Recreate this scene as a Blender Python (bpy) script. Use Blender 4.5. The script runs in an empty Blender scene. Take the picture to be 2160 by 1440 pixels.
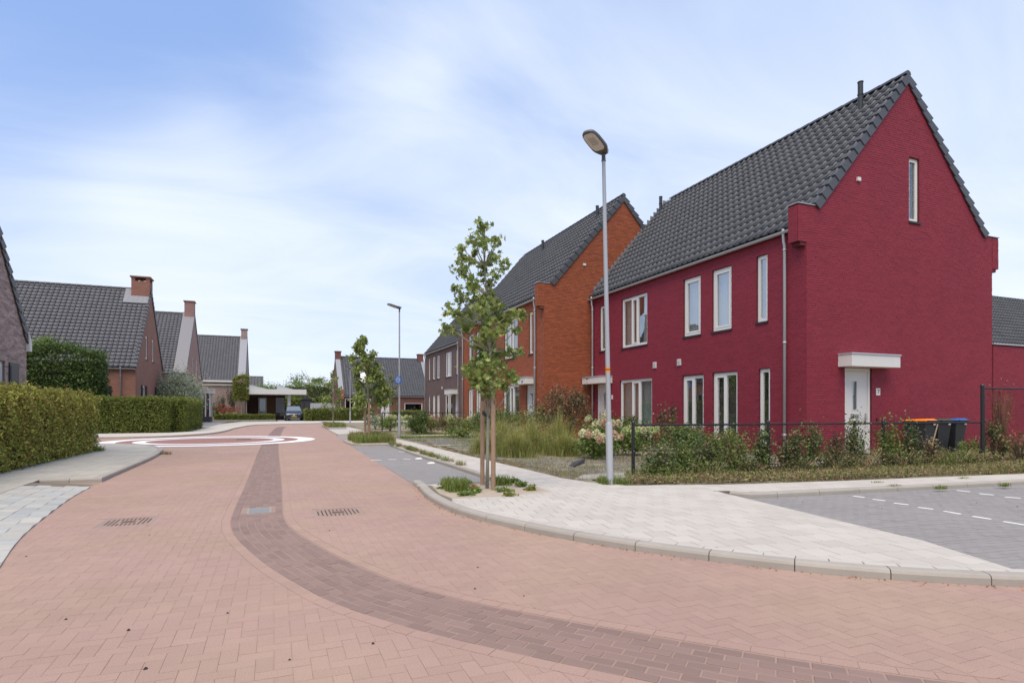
import bpy, math, random
import numpy as np
from mathutils import Matrix, Vector, Euler
R = random.Random(7)
rng = np.random.default_rng(11)
scene = bpy.context.scene
COL = scene.collection

# ---------------------------------------------------------------- camera
F_PX, HX, HY, EYE = 1241.0, 1080.0, 863.0, 1.33
YAW = math.atan(502 / 1241.0)
cam_d = bpy.data.cameras.new('camera'); cam = bpy.data.objects.new('camera', cam_d); COL.objects.link(cam)
cam.location = (0, 0, EYE); cam.rotation_euler = (math.pi / 2, 0, -YAW)
cam_d.sensor_width = 36; cam_d.lens = 36 * F_PX / 2160; cam_d.shift_y = (HY - 720) / 2160
cam_d.clip_start = 0.1; cam_d.clip_end = 4000
scene.camera = cam

# ---------------------------------------------------------------- view, sun, sky
scene.view_settings.view_transform = 'Standard'; scene.view_settings.look = 'None'
scene.view_settings.exposure = 0.56; scene.view_settings.gamma = 1.0
scene.render.engine = 'CYCLES'
scene.cycles.max_bounces = 6; scene.cycles.diffuse_bounces = 3; scene.cycles.transparent_max_bounces = 12
SUN_EL, SUN_AZ = math.radians(64), math.radians(216)      # azimuth clockwise from +Y: high, behind the camera, veiled by thin cloud
SKY_S = 0.1
sd = bpy.data.lights.new('sun', 'SUN'); sd.energy = 2.7; sd.angle = math.radians(50); sd.color = (1.0, 0.86, 0.69)
so = bpy.data.objects.new('sun', sd); COL.objects.link(so)
sdir = Vector((math.sin(SUN_AZ) * math.cos(SUN_EL), math.cos(SUN_AZ) * math.cos(SUN_EL), math.sin(SUN_EL)))
so.rotation_euler = sdir.to_track_quat('Z', 'Y').to_euler()


def pix_ray(px, py):
    a = (px - HX) / F_PX
    return (math.sin(YAW) + a * math.cos(YAW), math.cos(YAW) - a * math.sin(YAW), (HY - py) / F_PX)


def on_ground(px, py, z=0.0):        # where a sight line meets a level plane
    d = pix_ray(px, py); t = (z - EYE) / d[2]
    return (d[0] * t, d[1] * t)


def on_y(px, py, Y):
    d = pix_ray(px, py); t = Y / d[1]
    return (d[0] * t, EYE + d[2] * t)


def on_x(px, py, X):
    d = pix_ray(px, py); t = X / d[0]
    return (d[1] * t, EYE + d[2] * t)


def at_depth(px, py, D):
    d = pix_ray(px, py)
    return (d[0] * D, d[1] * D, EYE + d[2] * D)


def build_world():
    w = bpy.data.worlds.new('World'); scene.world = w; w.use_nodes = True
    nt = w.node_tree; N = nt.nodes; L = nt.links; N.clear()
    out = N.new('ShaderNodeOutputWorld'); bg = N.new('ShaderNodeBackground'); bg.inputs[1].default_value = SKY_S
    sky = N.new('ShaderNodeTexSky'); sky.sky_type = 'NISHITA'; sky.sun_disc = False
    sky.sun_elevation = SUN_EL; sky.sun_rotation = SUN_AZ; sky.air_density = 1.0; sky.dust_density = 0.6; sky.ozone_density = 2.0
    tc = N.new('ShaderNodeTexCoord')
    nrm = N.new('ShaderNodeVectorMath'); nrm.operation = 'NORMALIZE'; L.new(tc.outputs['Generated'], nrm.inputs[0])
    sep = N.new('ShaderNodeSeparateXYZ'); L.new(nrm.outputs[0], sep.inputs[0])

    def math_(op, a, b=None, c=None, clamp=False):
        n = N.new('ShaderNodeMath'); n.operation = op; n.use_clamp = clamp
        for i, v in enumerate((a, b, c)):
            if v is None: continue
            if isinstance(v, (int, float)): n.inputs[i].default_value = v
            else: L.new(v, n.inputs[i])
        return n.outputs[0]
    # cloud-plane coordinates: direction / (height + small)
    zz = math_('ADD', math_('MAXIMUM', sep.outputs[2], 0.0), 0.22)
    cx = math_('DIVIDE', sep.outputs[0], zz); cy = math_('DIVIDE', sep.outputs[1], zz)
    cmb = N.new('ShaderNodeCombineXYZ'); L.new(cx, cmb.inputs[0]); L.new(cy, cmb.inputs[1])
    mp = N.new('ShaderNodeMapping'); mp.inputs['Rotation'].default_value = (0, 0, 0.5); mp.inputs['Scale'].default_value = (0.9, 1.7, 1)
    L.new(cmb.outputs[0], mp.inputs[0])
    n1 = N.new('ShaderNodeTexNoise'); n1.inputs['Scale'].default_value = 1.1; n1.inputs['Detail'].default_value = 7; n1.inputs['Roughness'].default_value = 0.55
    n1.inputs['Distortion'].default_value = 0.7
    L.new(mp.outputs[0], n1.inputs[0])
    nz = math_('MULTIPLY', math_('SUBTRACT', n1.outputs[0], 0.5), 1.25)
    # thin veil growing towards the horizon
    veil = math_('SUBTRACT', 0.93, math_('MULTIPLY', sep.outputs[2], 1.25))
    f = math_('ADD', veil, nz)
    # a few broad cirrus banks, each a soft lobe about its own direction
    for (px, py, k, amp) in [(800, 160, 70, .42), (900, 110, 500, .25), (640, 165, 120, .14), (150, 540, 30, .42), (430, 470, 70, .40), (430, 270, 260, .40), (250, 380, 500, .2),
                             (60, 130, 14, -.42), (330, 170, 35, -.14), (600, 240, 50, -.22), (500, 90, 90, -.04), (1500, 200, 8, .22), (2100, 400, 10, .22),
                             (1020, 20, 300, .2), (900, 520, 30, .05)]:
        d = Vector(pix_ray(px, py)).normalized()
        dt = N.new('ShaderNodeVectorMath'); dt.operation = 'DOT_PRODUCT'; L.new(nrm.outputs[0], dt.inputs[0]); dt.inputs[1].default_value = d
        g = math_('POWER', 2.718, math_('MULTIPLY', math_('SUBTRACT', dt.outputs['Value'], 1.0), float(k)))
        f = math_('ADD', f, math_('MULTIPLY', g, amp))
    mr = N.new('ShaderNodeMapRange'); mr.interpolation_type = 'SMOOTHSTEP'; L.new(f, mr.inputs[0])
    mr.inputs[1].default_value = -0.1; mr.inputs[2].default_value = 1.35; mr.inputs[3].default_value = 0.0; mr.inputs[4].default_value = 1.0
    mul = N.new('ShaderNodeMix'); mul.data_type = 'RGBA'; mul.blend_type = 'MULTIPLY'; mul.inputs[0].default_value = 1.0
    L.new(sky.outputs[0], mul.inputs[6]); mul.inputs[7].default_value = (1.35, 1.35, 1.35, 1)
    blue = N.new('ShaderNodeMix'); blue.data_type = 'RGBA'; blue.inputs[0].default_value = 0.72
    L.new(mul.outputs[2], blue.inputs[6]); blue.inputs[7].default_value = (2.4, 3.6, 6.6, 1)
    mix = N.new('ShaderNodeMix'); mix.data_type = 'RGBA'; L.new(mr.outputs[0], mix.inputs[0]); L.new(blue.outputs[2], mix.inputs[6])
    mix.inputs[7].default_value = (6.3, 6.85, 7.7, 1)
    L.new(mix.outputs[2], bg.inputs[0]); L.new(bg.outputs[0], out.inputs[0])


build_world()

# ---------------------------------------------------------------- materials
MATS = {}


def mat(name, col, rough=0.8, rand=0.0, hue=0.0, noise=0.0, nscale=4.0, fine=0.0, fscale=60.0, bump=0.0, bscale=80.0,
        metal=0.0, spec=0.5, transl=0.0, col2=None, c2scale=2.0, emit=None, coat=0.0):
    if name in MATS: return MATS[name]
    m = bpy.data.materials.new(name); MATS[name] = m; m.use_nodes = True
    nt = m.node_tree; N = nt.nodes; L = nt.links; N.clear()
    out = N.new('ShaderNodeOutputMaterial'); b = N.new('ShaderNodeBsdfPrincipled')
    b.inputs['Roughness'].default_value = rough; b.inputs['Metallic'].default_value = metal
    b.inputs['Specular IOR Level'].default_value = spec; b.inputs['Coat Weight'].default_value = coat
    geo = N.new('ShaderNodeNewGeometry'); oi = N.new('ShaderNodeObjectInfo')

    def M(op, a, b_=None, clamp=False):
        n = N.new('ShaderNodeMath'); n.operation = op; n.use_clamp = clamp
        for i, v in enumerate((a, b_)):
            if v is None: continue
            if isinstance(v, (int, float)): n.inputs[i].default_value = v
            else: L.new(v, n.inputs[i])
        return n.outputs[0]
    rnd = M('FRACT', M('ADD', geo.outputs['Random Per Island'], M('MULTIPLY', oi.outputs['Random'], 7.31)))
    val = None
    if rand: val = M('ADD', M('MULTIPLY', rnd, rand), 1 - rand / 2)
    for amp, sc, det in ((noise, nscale, 5), (fine, fscale, 2)):
        if amp:
            n = N.new('ShaderNodeTexNoise'); n.inputs['Scale'].default_value = sc; n.inputs['Detail'].default_value = det
            n.inputs['Roughness'].default_value = 0.65
            L.new(geo.outputs['Position'], n.inputs[0])
            v = M('ADD', M('MULTIPLY', n.outputs[0], 2 * amp), 1 - amp)
            val = v if val is None else M('MULTIPLY', val, v)
    base = None
    if col2 is not None:
        mx = N.new('ShaderNodeMix'); mx.data_type = 'RGBA'; mx.inputs[6].default_value = (*col, 1); mx.inputs[7].default_value = (*col2, 1)
        if hue:
            L.new(M('POWER', M('FRACT', M('MULTIPLY', rnd, 13.7)), hue), mx.inputs[0])
        else:
            n = N.new('ShaderNodeTexNoise'); n.inputs['Scale'].default_value = c2scale; n.inputs['Detail'].default_value = 6
            L.new(geo.outputs['Position'], n.inputs[0])
            mr = N.new('ShaderNodeMapRange'); mr.inputs[1].default_value = .42; mr.inputs[2].default_value = .62; L.new(n.outputs[0], mr.inputs[0]); L.new(mr.outputs[0], mx.inputs[0])
        base = mx.outputs[2]
    if val is not None:
        hs = N.new('ShaderNodeHueSaturation')
        if base is None: hs.inputs['Color'].default_value = (*col, 1)
        else: L.new(base, hs.inputs['Color'])
        L.new(val, hs.inputs['Value']); base = hs.outputs[0]
    if base is None: b.inputs['Base Color'].default_value = (*col, 1)
    else: L.new(base, b.inputs['Base Color'])
    if bump:
        n = N.new('ShaderNodeTexNoise'); n.inputs['Scale'].default_value = bscale; n.inputs['Detail'].default_value = 4
        L.new(geo.outputs['Position'], n.inputs[0])
        bp = N.new('ShaderNodeBump'); bp.inputs['Strength'].default_value = bump; bp.inputs['Distance'].default_value = 0.01
        L.new(n.outputs[0], bp.inputs['Height']); L.new(bp.outputs[0], b.inputs['Normal'])
    if emit: b.inputs['Emission Color'].default_value = (*emit[:3], 1); b.inputs['Emission Strength'].default_value = emit[3]
    if transl:
        t = N.new('ShaderNodeBsdfTranslucent'); ms = N.new('ShaderNodeMixShader'); ms.inputs[0].default_value = transl
        if base is None: t.inputs[0].default_value = (*col, 1)
        else: L.new(base, t.inputs[0])
        L.new(b.outputs[0], ms.inputs[1]); L.new(t.outputs[0], ms.inputs[2]); L.new(ms.outputs[0], out.inputs[0])
    else: L.new(b.outputs[0], out.inputs[0])
    return m


def brick_mat(name, col, colb, mortar, scale_w=0.22, scale_h=0.0625, msize=0.006, axes='auto', bump=0.4, mix=0.5, rough=.85, floor=False):
    if name in MATS: return MATS[name]
    m = mat(name, col, rough=rough); N = m.node_tree.nodes; L = m.node_tree.links
    b = [n for n in N if n.type == 'BSDF_PRINCIPLED'][0]
    geo = N.new('ShaderNodeNewGeometry'); sp = N.new('ShaderNodeSeparateXYZ'); L.new(geo.outputs['Position'], sp.inputs[0])
    cb = N.new('ShaderNodeCombineXYZ')
    if floor:
        L.new(sp.outputs[1], cb.inputs[0]); L.new(sp.outputs[0], cb.inputs[1])
    else:
        ad = N.new('ShaderNodeMath'); L.new(sp.outputs[0], ad.inputs[0]); L.new(sp.outputs[1], ad.inputs[1])
        L.new(ad.outputs[0], cb.inputs[0]); L.new(sp.outputs[2], cb.inputs[1])
    bt = N.new('ShaderNodeTexBrick'); L.new(cb.outputs[0], bt.inputs['Vector'])
    bt.inputs['Scale'].default_value = 1; bt.inputs['Brick Width'].default_value = scale_w; bt.inputs['Row Height'].default_value = scale_h
    bt.inputs['Mortar Size'].default_value = msize; bt.inputs['Mortar Smooth'].default_value = .3; bt.inputs['Bias'].default_value = mix - .5
    bt.inputs['Color1'].default_value = (*col, 1); bt.inputs['Color2'].default_value = (*colb, 1); bt.inputs['Mortar'].default_value = (*mortar, 1)
    n = N.new('ShaderNodeTexNoise'); n.inputs['Scale'].default_value = 1.3; n.inputs['Detail'].default_value = 8; L.new(geo.outputs['Position'], n.inputs[0])
    mr = N.new('ShaderNodeMapRange'); mr.inputs[3].default_value = .78; mr.inputs[4].default_value = 1.22; L.new(n.outputs[0], mr.inputs[0])
    hs = N.new('ShaderNodeHueSaturation'); L.new(bt.outputs[0], hs.inputs['Color']); L.new(mr.outputs[0], hs.inputs['Value'])
    L.new(hs.outputs[0], b.inputs['Base Color'])
    if bump:
        bp = N.new('ShaderNodeBump'); bp.invert = True; bp.inputs['Strength'].default_value = bump; bp.inputs['Distance'].default_value = 0.006
        L.new(bt.outputs['Fac'], bp.inputs['Height']); L.new(bp.outputs[0], b.inputs['Normal'])
    return m


def glass_mat(name='window_glass', tint=(.78, .82, .82), refl=0.0):
    if name in MATS: return MATS[name]
    m = bpy.data.materials.new(name); MATS[name] = m; m.use_nodes = True
    N = m.node_tree.nodes; L = m.node_tree.links; N.clear()
    out = N.new('ShaderNodeOutputMaterial'); tr = N.new('ShaderNodeBsdfTransparent'); tr.inputs[0].default_value = (*tint, 1)
    gl = N.new('ShaderNodeBsdfGlossy'); gl.inputs['Roughness'].default_value = 0.015; gl.inputs[0].default_value = (.95, .97, 1, 1)
    fr = N.new('ShaderNodeFresnel'); fr.inputs[0].default_value = 1.52
    ma = N.new('ShaderNodeMath'); ma.operation = 'MULTIPLY_ADD'; ma.use_clamp = True; ma.inputs[1].default_value = .36; ma.inputs[2].default_value = 0.01 + refl
    geo = N.new('ShaderNodeNewGeometry'); nz = N.new('ShaderNodeTexNoise'); nz.inputs['Scale'].default_value = 1.6
    L.new(geo.outputs['Position'], nz.inputs[0]); bp = N.new('ShaderNodeBump'); bp.inputs['Strength'].default_value = .03; bp.inputs['Distance'].default_value = .02
    L.new(nz.outputs[0], bp.inputs['Height']); L.new(bp.outputs[0], gl.inputs['Normal'])
    L.new(fr.outputs[0], ma.inputs[0]); ms = N.new('ShaderNodeMixShader'); L.new(ma.outputs[0], ms.inputs[0])
    L.new(tr.outputs[0], ms.inputs[1]); L.new(gl.outputs[0], ms.inputs[2]); L.new(ms.outputs[0], out.inputs[0])
    return m


# ---------------------------------------------------------------- objects and meshes
def tag(o, label=None, cat=None, group=None, kind=None):
    if label: o['label'] = label
    if cat: o['category'] = cat
    if group: o['group'] = group
    if kind: o['kind'] = kind
    return o


def link(o, parent=None, local=False):
    COL.objects.link(o)
    if parent is not None:
        o.parent = parent
        if not local:
            p = parent; loc = Vector((0, 0, 0))
            if 'org' in p: loc = Vector(p['org'])
            o.matrix_parent_inverse = Matrix.Translation(-loc)
    return o


def empty(name, loc, label, cat, group=None, rz=0.0):
    o = bpy.data.objects.new(name, None); COL.objects.link(o); o.location = loc; o.rotation_euler = (0, 0, rz)
    o.empty_display_size = .1
    o['org'] = tuple(loc)
    return tag(o, label, cat, group)


def mesh_np(name, V, F, smooth=False):
    V = np.asarray(V, dtype=np.float32); F = np.asarray(F, dtype=np.int32)
    me = bpy.data.meshes.new(name); m, k = F.shape
    me.vertices.add(len(V)); me.vertices.foreach_set('co', V.ravel())
    me.loops.add(m * k); me.loops.foreach_set('vertex_index', F.ravel())
    me.polygons.add(m); me.polygons.foreach_set('loop_start', np.arange(0, m * k, k, dtype=np.int32))
    me.polygons.foreach_set('loop_total', np.full(m, k, dtype=np.int32))
    me.update(calc_edges=True); me.polygons.foreach_set('use_smooth', np.full(m, bool(smooth)))
    return me


def obj_me(name, me, material=None, parent=None, kind=None, local=False):
    if material is not None and not me.materials: me.materials.append(material)
    o = bpy.data.objects.new(name, me)
    if kind: o['kind'] = kind
    return link(o, parent, local)


def obj_np(name, V, F, material, parent=None, kind=None, local=False, smooth=False):
    return obj_me(name, mesh_np(name, V, F, smooth), material, parent, kind, local)


class MB:
    """collects pieces of one mesh"""
    def __init__(s): s.v = []; s.f = []
    def add(s, V, F):
        n = len(s.v); s.v += [tuple(p) for p in V]; s.f += [tuple(i + n for i in f) for f in F]; return s
    def box(s, a, b, T=None):
        (x0, y0, z0), (x1, y1, z1) = a, b
        V = [(x0, y0, z0), (x1, y0, z0), (x1, y1, z0), (x0, y1, z0), (x0, y0, z1), (x1, y0, z1), (x1, y1, z1), (x0, y1, z1)]
        if T: V = [T(*p) for p in V]
        return s.add(V, [(0, 3, 2, 1), (4, 5, 6, 7), (0, 1, 5, 4), (1, 2, 6, 5), (2, 3, 7, 6), (3, 0, 4, 7)])
    def prism(s, poly, z0, z1, T=None, cap=True):
        n = len(poly); V = [(x, y, z0) for x, y in poly] + [(x, y, z1) for x, y in poly]
        if T: V = [T(*p) for p in V]
        F = [(i, (i + 1) % n, n + (i + 1) % n, n + i) for i in range(n)]
        if cap: F += [tuple(range(n))[::-1], tuple(range(n, 2 * n))]
        return s.add(V, F)
    def loft(s, rings, closed=True, caps=True):
        k = len(rings[0]); V = [p for r in rings for p in r]; F = []
        for i in range(len(rings) - 1):
            for j in range(k if closed else k - 1):
                a, b = i * k + j, i * k + (j + 1) % k
                F.append((a, b, b + k, a + k))
        if caps and closed: F += [tuple(range(k))[::-1], tuple(range((len(rings) - 1) * k, len(rings) * k))]
        return s.add(V, F)
    def tube(s, pts, rad, n=8, caps=True):
        if not hasattr(rad, '__len__'): rad = [rad] * len(pts)
        P = [Vector(p) for p in pts]; rings = []
        ref = Vector((0.12, 0.31, 1)).normalized()
        for i, p in enumerate(P):
            t = (P[min(i + 1, len(P) - 1)] - P[max(i - 1, 0)])
            t = t.normalized() if t.length > 1e-9 else Vector((0, 0, 1))
            if abs(t.dot(ref)) > .95: ref2 = Vector((1, .2, 0)).normalized()
            else: ref2 = ref
            a = t.cross(ref2).normalized(); b = t.cross(a).normalized()
            rings.append([tuple(p + (a * math.cos(2 * math.pi * j / n) + b * math.sin(2 * math.pi * j / n)) * rad[i]) for j in range(n)])
        return s.loft(rings, True, caps)
    def mesh(s, name, smooth=False):
        me = bpy.data.meshes.new(name); me.from_pydata(s.v, [], s.f); me.update()
        if smooth: me.polygons.foreach_set('use_smooth', [True] * len(me.polygons))
        return me
    def build(s, name, material, parent=None, kind=None, local=False, smooth=False):
        return obj_me(name, s.mesh(name, smooth), material, parent, kind, local)


def auto_smooth(o, ang=35):
    me = o.data
    me.polygons.foreach_set('use_smooth', [True] * len(me.polygons))
    try: me.set_sharp_from_angle(angle=math.radians(ang))
    except Exception: pass
    return o


def bevel(o, w, seg=2, ang=40):
    m = o.modifiers.new('bevel', 'BEVEL'); m.width = w; m.segments = seg; m.limit_method = 'ANGLE'; m.angle_limit = math.radians(ang)
    return o


# ---- 2-D polygons
def inside(poly, P):
    P = np.atleast_2d(P); x, y = P[:, 0], P[:, 1]; r = np.zeros(len(P), bool); n = len(poly)
    for i in range(n):
        x0, y0 = poly[i]; x1, y1 = poly[(i + 1) % n]
        c = (y0 > y) != (y1 > y)
        with np.errstate(divide='ignore', invalid='ignore'):
            r ^= c & (x < (x1 - x0) * (y - y0) / (y1 - y0 + 1e-12) + x0)
    return r


def area(p): return 0.5 * sum(p[i][0] * p[(i + 1) % len(p)][1] - p[(i + 1) % len(p)][0] * p[i][1] for i in range(len(p)))


def clip_line(poly, a, b):
    """keep what is left of a->b"""
    out = []; n = len(poly)
    s = lambda p: (b[0] - a[0]) * (p[1] - a[1]) - (b[1] - a[1]) * (p[0] - a[0])
    for i in range(n):
        p, q = poly[i], poly[(i + 1) % n]; sp, sq = s(p), s(q)
        if sp >= 0: out.append(p)
        if sp * sq < 0:
            t = sp / (sp - sq); out.append((p[0] + (q[0] - p[0]) * t, p[1] + (q[1] - p[1]) * t))
    return out


def segdist(p, a, b):
    ax, ay = a; bx, by = b; dx, dy = bx - ax, by - ay
    t = max(0, min(1, ((p[0] - ax) * dx + (p[1] - ay) * dy) / (dx * dx + dy * dy + 1e-12)))
    return math.hypot(p[0] - ax - t * dx, p[1] - ay - t * dy)


def fit(polys, region, holes=(), amin=0.03):
    """clip small convex polygons to a region (outline, holes); returns (polygon, whole) pairs"""
    reg = region if area(region) > 0 else region[::-1]
    hs = [h if area(h) < 0 else h[::-1] for h in holes]
    loops = [reg] + hs
    A = np.array([list(p) for p in polys]); n, k, _ = A.shape
    flat = A.reshape(-1, 2); ins = inside(reg, flat)
    for h in hs: ins &= ~inside(h, flat)
    ins = ins.reshape(n, k); out = []
    for i in range(n):
        p = [tuple(q) for q in polys[i]]
        if ins[i].all(): out.append((p, True)); continue
        c = (A[i, :, 0].mean(), A[i, :, 1].mean()); r = max(math.hypot(q[0] - c[0], q[1] - c[1]) for q in p)
        if not ins[i].any():
            continue
        a0 = abs(area(p)); cand = []
        for lp in loops:
            m = len(lp)
            for j in range(m):
                d = segdist(c, lp[j], lp[(j + 1) % m])
                if d < r: cand.append((d, lp[j], lp[(j + 1) % m]))
        cand.sort(key=lambda t: t[0])
        for d, a, b in cand[:1]: p = clip_line(p, a, b)
        if len(p) >= 3 and abs(area(p)) > amin * a0: out.append((p, False))
    return out


def shrink(p, j):
    cx = sum(q[0] for q in p) / len(p); cy = sum(q[1] for q in p) / len(p); o = []
    for x, y in p:
        d = math.hypot(x - cx, y - cy); k = max(0, 1 - j * 1.25 / max(d, 1e-6)); o.append((cx + (x - cx) * k, cy + (y - cy) * k))
    return o


def catmull(pts, step=0.25):
    P = [np.array(p, float) for p in pts]; P = [2 * P[0] - P[1]] + P + [2 * P[-1] - P[-2]]; out = []
    for i in range(1, len(P) - 2):
        a, b, c, d = P[i - 1:i + 3]; n = max(2, int(np.linalg.norm(c - b) / step))
        for j in range(n):
            t = j / n
            out.append(tuple(.5 * (2 * b + (c - a) * t + (2 * a - 5 * b + 4 * c - d) * t * t + (3 * b - a - 3 * c + d) * t ** 3)))
    out.append(tuple(P[-2])); return out


def offset(path, d):
    """to the right of travel for d > 0"""
    P = np.array(path); T = np.gradient(P, axis=0); T /= np.linalg.norm(T, axis=1)[:, None] + 1e-9
    return [tuple(p) for p in P + d * np.stack([T[:, 1], -T[:, 0]], 1)]


def arc(path):
    P = np.array(path); s = np.concatenate([[0], np.cumsum(np.linalg.norm(np.diff(P, axis=0), axis=1))])
    def at(x):
        x = min(max(x, 0), s[-1]); i = min(np.searchsorted(s, x, 'right') - 1, len(P) - 2)
        t = (x - s[i]) / max(s[i + 1] - s[i], 1e-9); d = P[i + 1] - P[i]; d = d / (np.linalg.norm(d) + 1e-9)
        return P[i] + (P[i + 1] - P[i]) * t, d
    return at, s[-1]


def depth(x, y): return x * math.sin(YAW) + y * math.cos(YAW)
def screen_x(x, y): return HX + F_PX * (x * math.cos(YAW) - y * math.sin(YAW)) / max(depth(x, y), .01)
def in_view(x, y, m=450):
    return depth(x, y) > 2.2 and -m < screen_x(x, y) < 2160 + m


def lay(pieces, name, stuff_name, parent, material, zf, thick, joint, n_parts=300, jit=0.0015, cham=0.0):
    """paving: the n nearest whole pieces become objects, the rest one stuff part"""
    D = [math.hypot(sum(q[0] for q in p) / len(p), sum(q[1] for q in p) / len(p)) for p, w in pieces]
    order = sorted(range(len(pieces)), key=lambda i: D[i] + (0 if in_view(*[sum(q[k] for q in pieces[i][0]) / len(pieces[i][0]) for k in (0, 1)], m=20) else 100))
    shared = {}; mb = MB(); count = 0
    for i in order:
        p, whole = pieces[i]
        if area(p) < 0: p = p[::-1]
        cx = sum(q[0] for q in p) / len(p); cy = sum(q[1] for q in p) / len(p)
        tz = zf(cx, cy) + R.uniform(-jit, jit); q = shrink(p, joint)
        if count < n_parts and whole:
            count += 1
            ang = math.atan2(p[1][1] - p[0][1], p[1][0] - p[0][0]); l = math.dist(p[0], p[1]); w = math.dist(p[1], p[2])
            l = round(l / .003) * .003; key = (round(l, 3), round(w, 3))
            if key not in shared:
                m2 = MB(); h, g = l / 2 - joint, w / 2 - joint
                lo = [(-h, -g), (h, -g), (h, g), (-h, g)]; k = cham
                m2.loft([[(x, y, -thick) for x, y in lo], [(x, y, -k * .7) for x, y in lo],
                         [(x - math.copysign(k, x), y - math.copysign(k, y), 0) for x, y in lo]] if k else
                        [[(x, y, -thick) for x, y in lo], [(x, y, 0) for x, y in lo]])
                me = m2.mesh(name); me.materials.append(material); shared[key] = me
            o = bpy.data.objects.new(name, shared[key]); o.location = (cx, cy, tz)
            o.rotation_euler = (R.uniform(-1, 1) * jit * 2.5, R.uniform(-1, 1) * jit * 2.5, ang); COL.objects.link(o); o.parent = parent
        else:
            if cham:
                t2 = shrink(q, cham); n = len(q)
                mb.loft([[(x, y, tz - thick) for x, y in q], [(x, y, tz - cham * .7) for x, y in q], [(x, y, tz) for x, y in t2]])
            else: mb.prism(q, tz - thick, tz)
    if mb.v: mb.build(stuff_name, material, parent, 'stuff')


# ================================================================= THE GROUND
M_ROAD = mat('road_brick', (.370, .245, .196), .85, rand=.08, noise=.22, nscale=.45, fine=.36, fscale=130, bump=.4, bscale=220, col2=(.37, .255, .187), c2scale=.55)
M_JOINT = mat('joint_sand', (.315, .215, .168), .95, noise=.2, nscale=3)
M_STRIP = mat('dark_brick', (.238, .160, .130), .75, rand=.20, noise=.10, nscale=1.2, fine=.08, fscale=200, bump=.3, bscale=200)
M_STRIPJ = mat('dark_joint', (.075, .048, .034), .95, noise=.4, nscale=6)
M_TILE = mat('pale_concrete_tile', (.485, .452, .392), .8, rand=.13, noise=.10, nscale=1.1, fine=.05, fscale=150, bump=.25, bscale=260)
M_TILEJ = mat('tile_joint', (.17, .145, .11), .95, noise=.3, nscale=5)
M_GTILE = mat('weathered_concrete_tile', (.40, .375, .32), .85, rand=.12, noise=.10, nscale=1.6, fine=.06, fscale=150, bump=.25, bscale=200, col2=(.36, .35, .295), c2scale=1.2)
M_RTILE = mat('grey_white_concrete_slab', (.43, .415, .365), .8, rand=.22, noise=.06, nscale=2, fine=.05, fscale=150, bump=.2, bscale=200, col2=(.36, .375, .355), hue=1.3)
M_KERB = mat('kerb_concrete', (.36, .33, .28), .85, rand=.08, noise=.16, nscale=3.5, fine=.12, fscale=190, bump=.35, bscale=240)
M_PARK = mat('grey_paving_brick', (.262, .249, .232), .8, rand=.10, noise=.12, nscale=.6, fine=.08, fscale=160, bump=.4, bscale=220)
M_PARKJ = mat('grey_joint', (.19, .18, .17), .95, noise=.3, nscale=5)
M_SOIL = mat('garden_soil', (.20, .165, .125), .98, noise=.35, nscale=2.5, fine=.35, fscale=45, bump=1.0, bscale=45, col2=(.27, .25, .15), c2scale=.9)
M_GRAVEL = mat('dark_slate_gravel', (.17, .16, .155), .9, rand=.5, fine=.2, fscale=60)
M_PAINT = mat('white_road_marking', (.80, .80, .78), .7, noise=.06, nscale=3)
M_DISC = mat('dark_red_junction_paving', (.27, .14, .11), .85, noise=.12, nscale=2, fine=.1, fscale=120)
M_FAR = brick_mat('far_road_brick', (.370, .245, .196), (.35, .232, .185), (.30, .20, .152), .18, .09, .004, floor=True, bump=0)
M_SAND = mat('pit_soil', (.40, .335, .255), .98, noise=.3, nscale=6, fine=.2, fscale=70, bump=.9, bscale=60)

g = MB(); g.add([(-900, -300, -.09), (900, -300, -.09), (900, 1500, -.09), (-900, 1500, -.09)], [(0, 1, 2, 3)])
tag(g.build('ground', mat('meadow_ground', (.12, .14, .06), .95, noise=.3, nscale=.3)), kind='structure')

LB0 = [(-1.15, 1.6), (-1.5, 4), (-1.88, 5.2), (-2.13, 6.18), (-2.43, 7.6), (-2.66, 9.28), (-2.84, 11), (-2.92, 12.8), (-2.96, 15.8), (-3.0, 18.2), (-3.14, 20.4), (-3.32, 21.8), (-3.73, 23.2), (-4.39, 24.6), (-5.8, 25.7), (-8, 26.1)]
LB = catmull(LB0)
RB0 = [(2.27, 10.3), (2.24, 9.74), (2.16, 9.1), (2.11, 8.43), (2.12, 7.58), (2.23, 6.87), (2.44, 6.19), (2.69, 5.53), (3.01, 4.92), (3.37, 4.36), (3.79, 3.82), (4.23, 3.35), (4.73, 2.95), (5.3, 2.6), (6.2, 2.15), (7.5, 1.65)]
RB = catmull(RB0, .15)
SC0 = [(.62, 48), (.37, 44.3), (.02, 32.4), (-.15, 22.6), (-.17, 12.2), (-.19, 8.7), (-.175, 7.6), (-.06, 6.7), (.21, 5.58), (.42, 4.93), (.63, 4.37), (.89, 3.91), (1.12, 3.57), (1.44, 3.17), (1.72, 2.84), (2.02, 2.5), (2.34, 2.15), (2.8, 1.7), (3.4, 1.2)]
SC = catmull(SC0, .15)
SW = .295
SL = offset(SC, SW); SR = offset(SC, -SW)      # travel is towards the camera, so right of travel = left in the picture

road = MB(); road.prism([(-30, -3), (30, -3), (30, 23.6), (-30, 23.6)], -.2, -.003)
road = tag(road.build('road', M_JOINT), kind='structure')
fr_ = MB(); fr_.prism([(-40, 23.5), (3.4, 23.5), (3.4, 62.5), (60, 62.5), (60, 54.5), (3.9, 54.5), (3.9, 62), (-40, 62)][:0] or
                    [(-40, 23.45), (6, 23.45), (6, 54), (60, 54), (60, 63), (-40, 63)], -.1, -.001)
fr_.build('far_paving', M_FAR, road)

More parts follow.
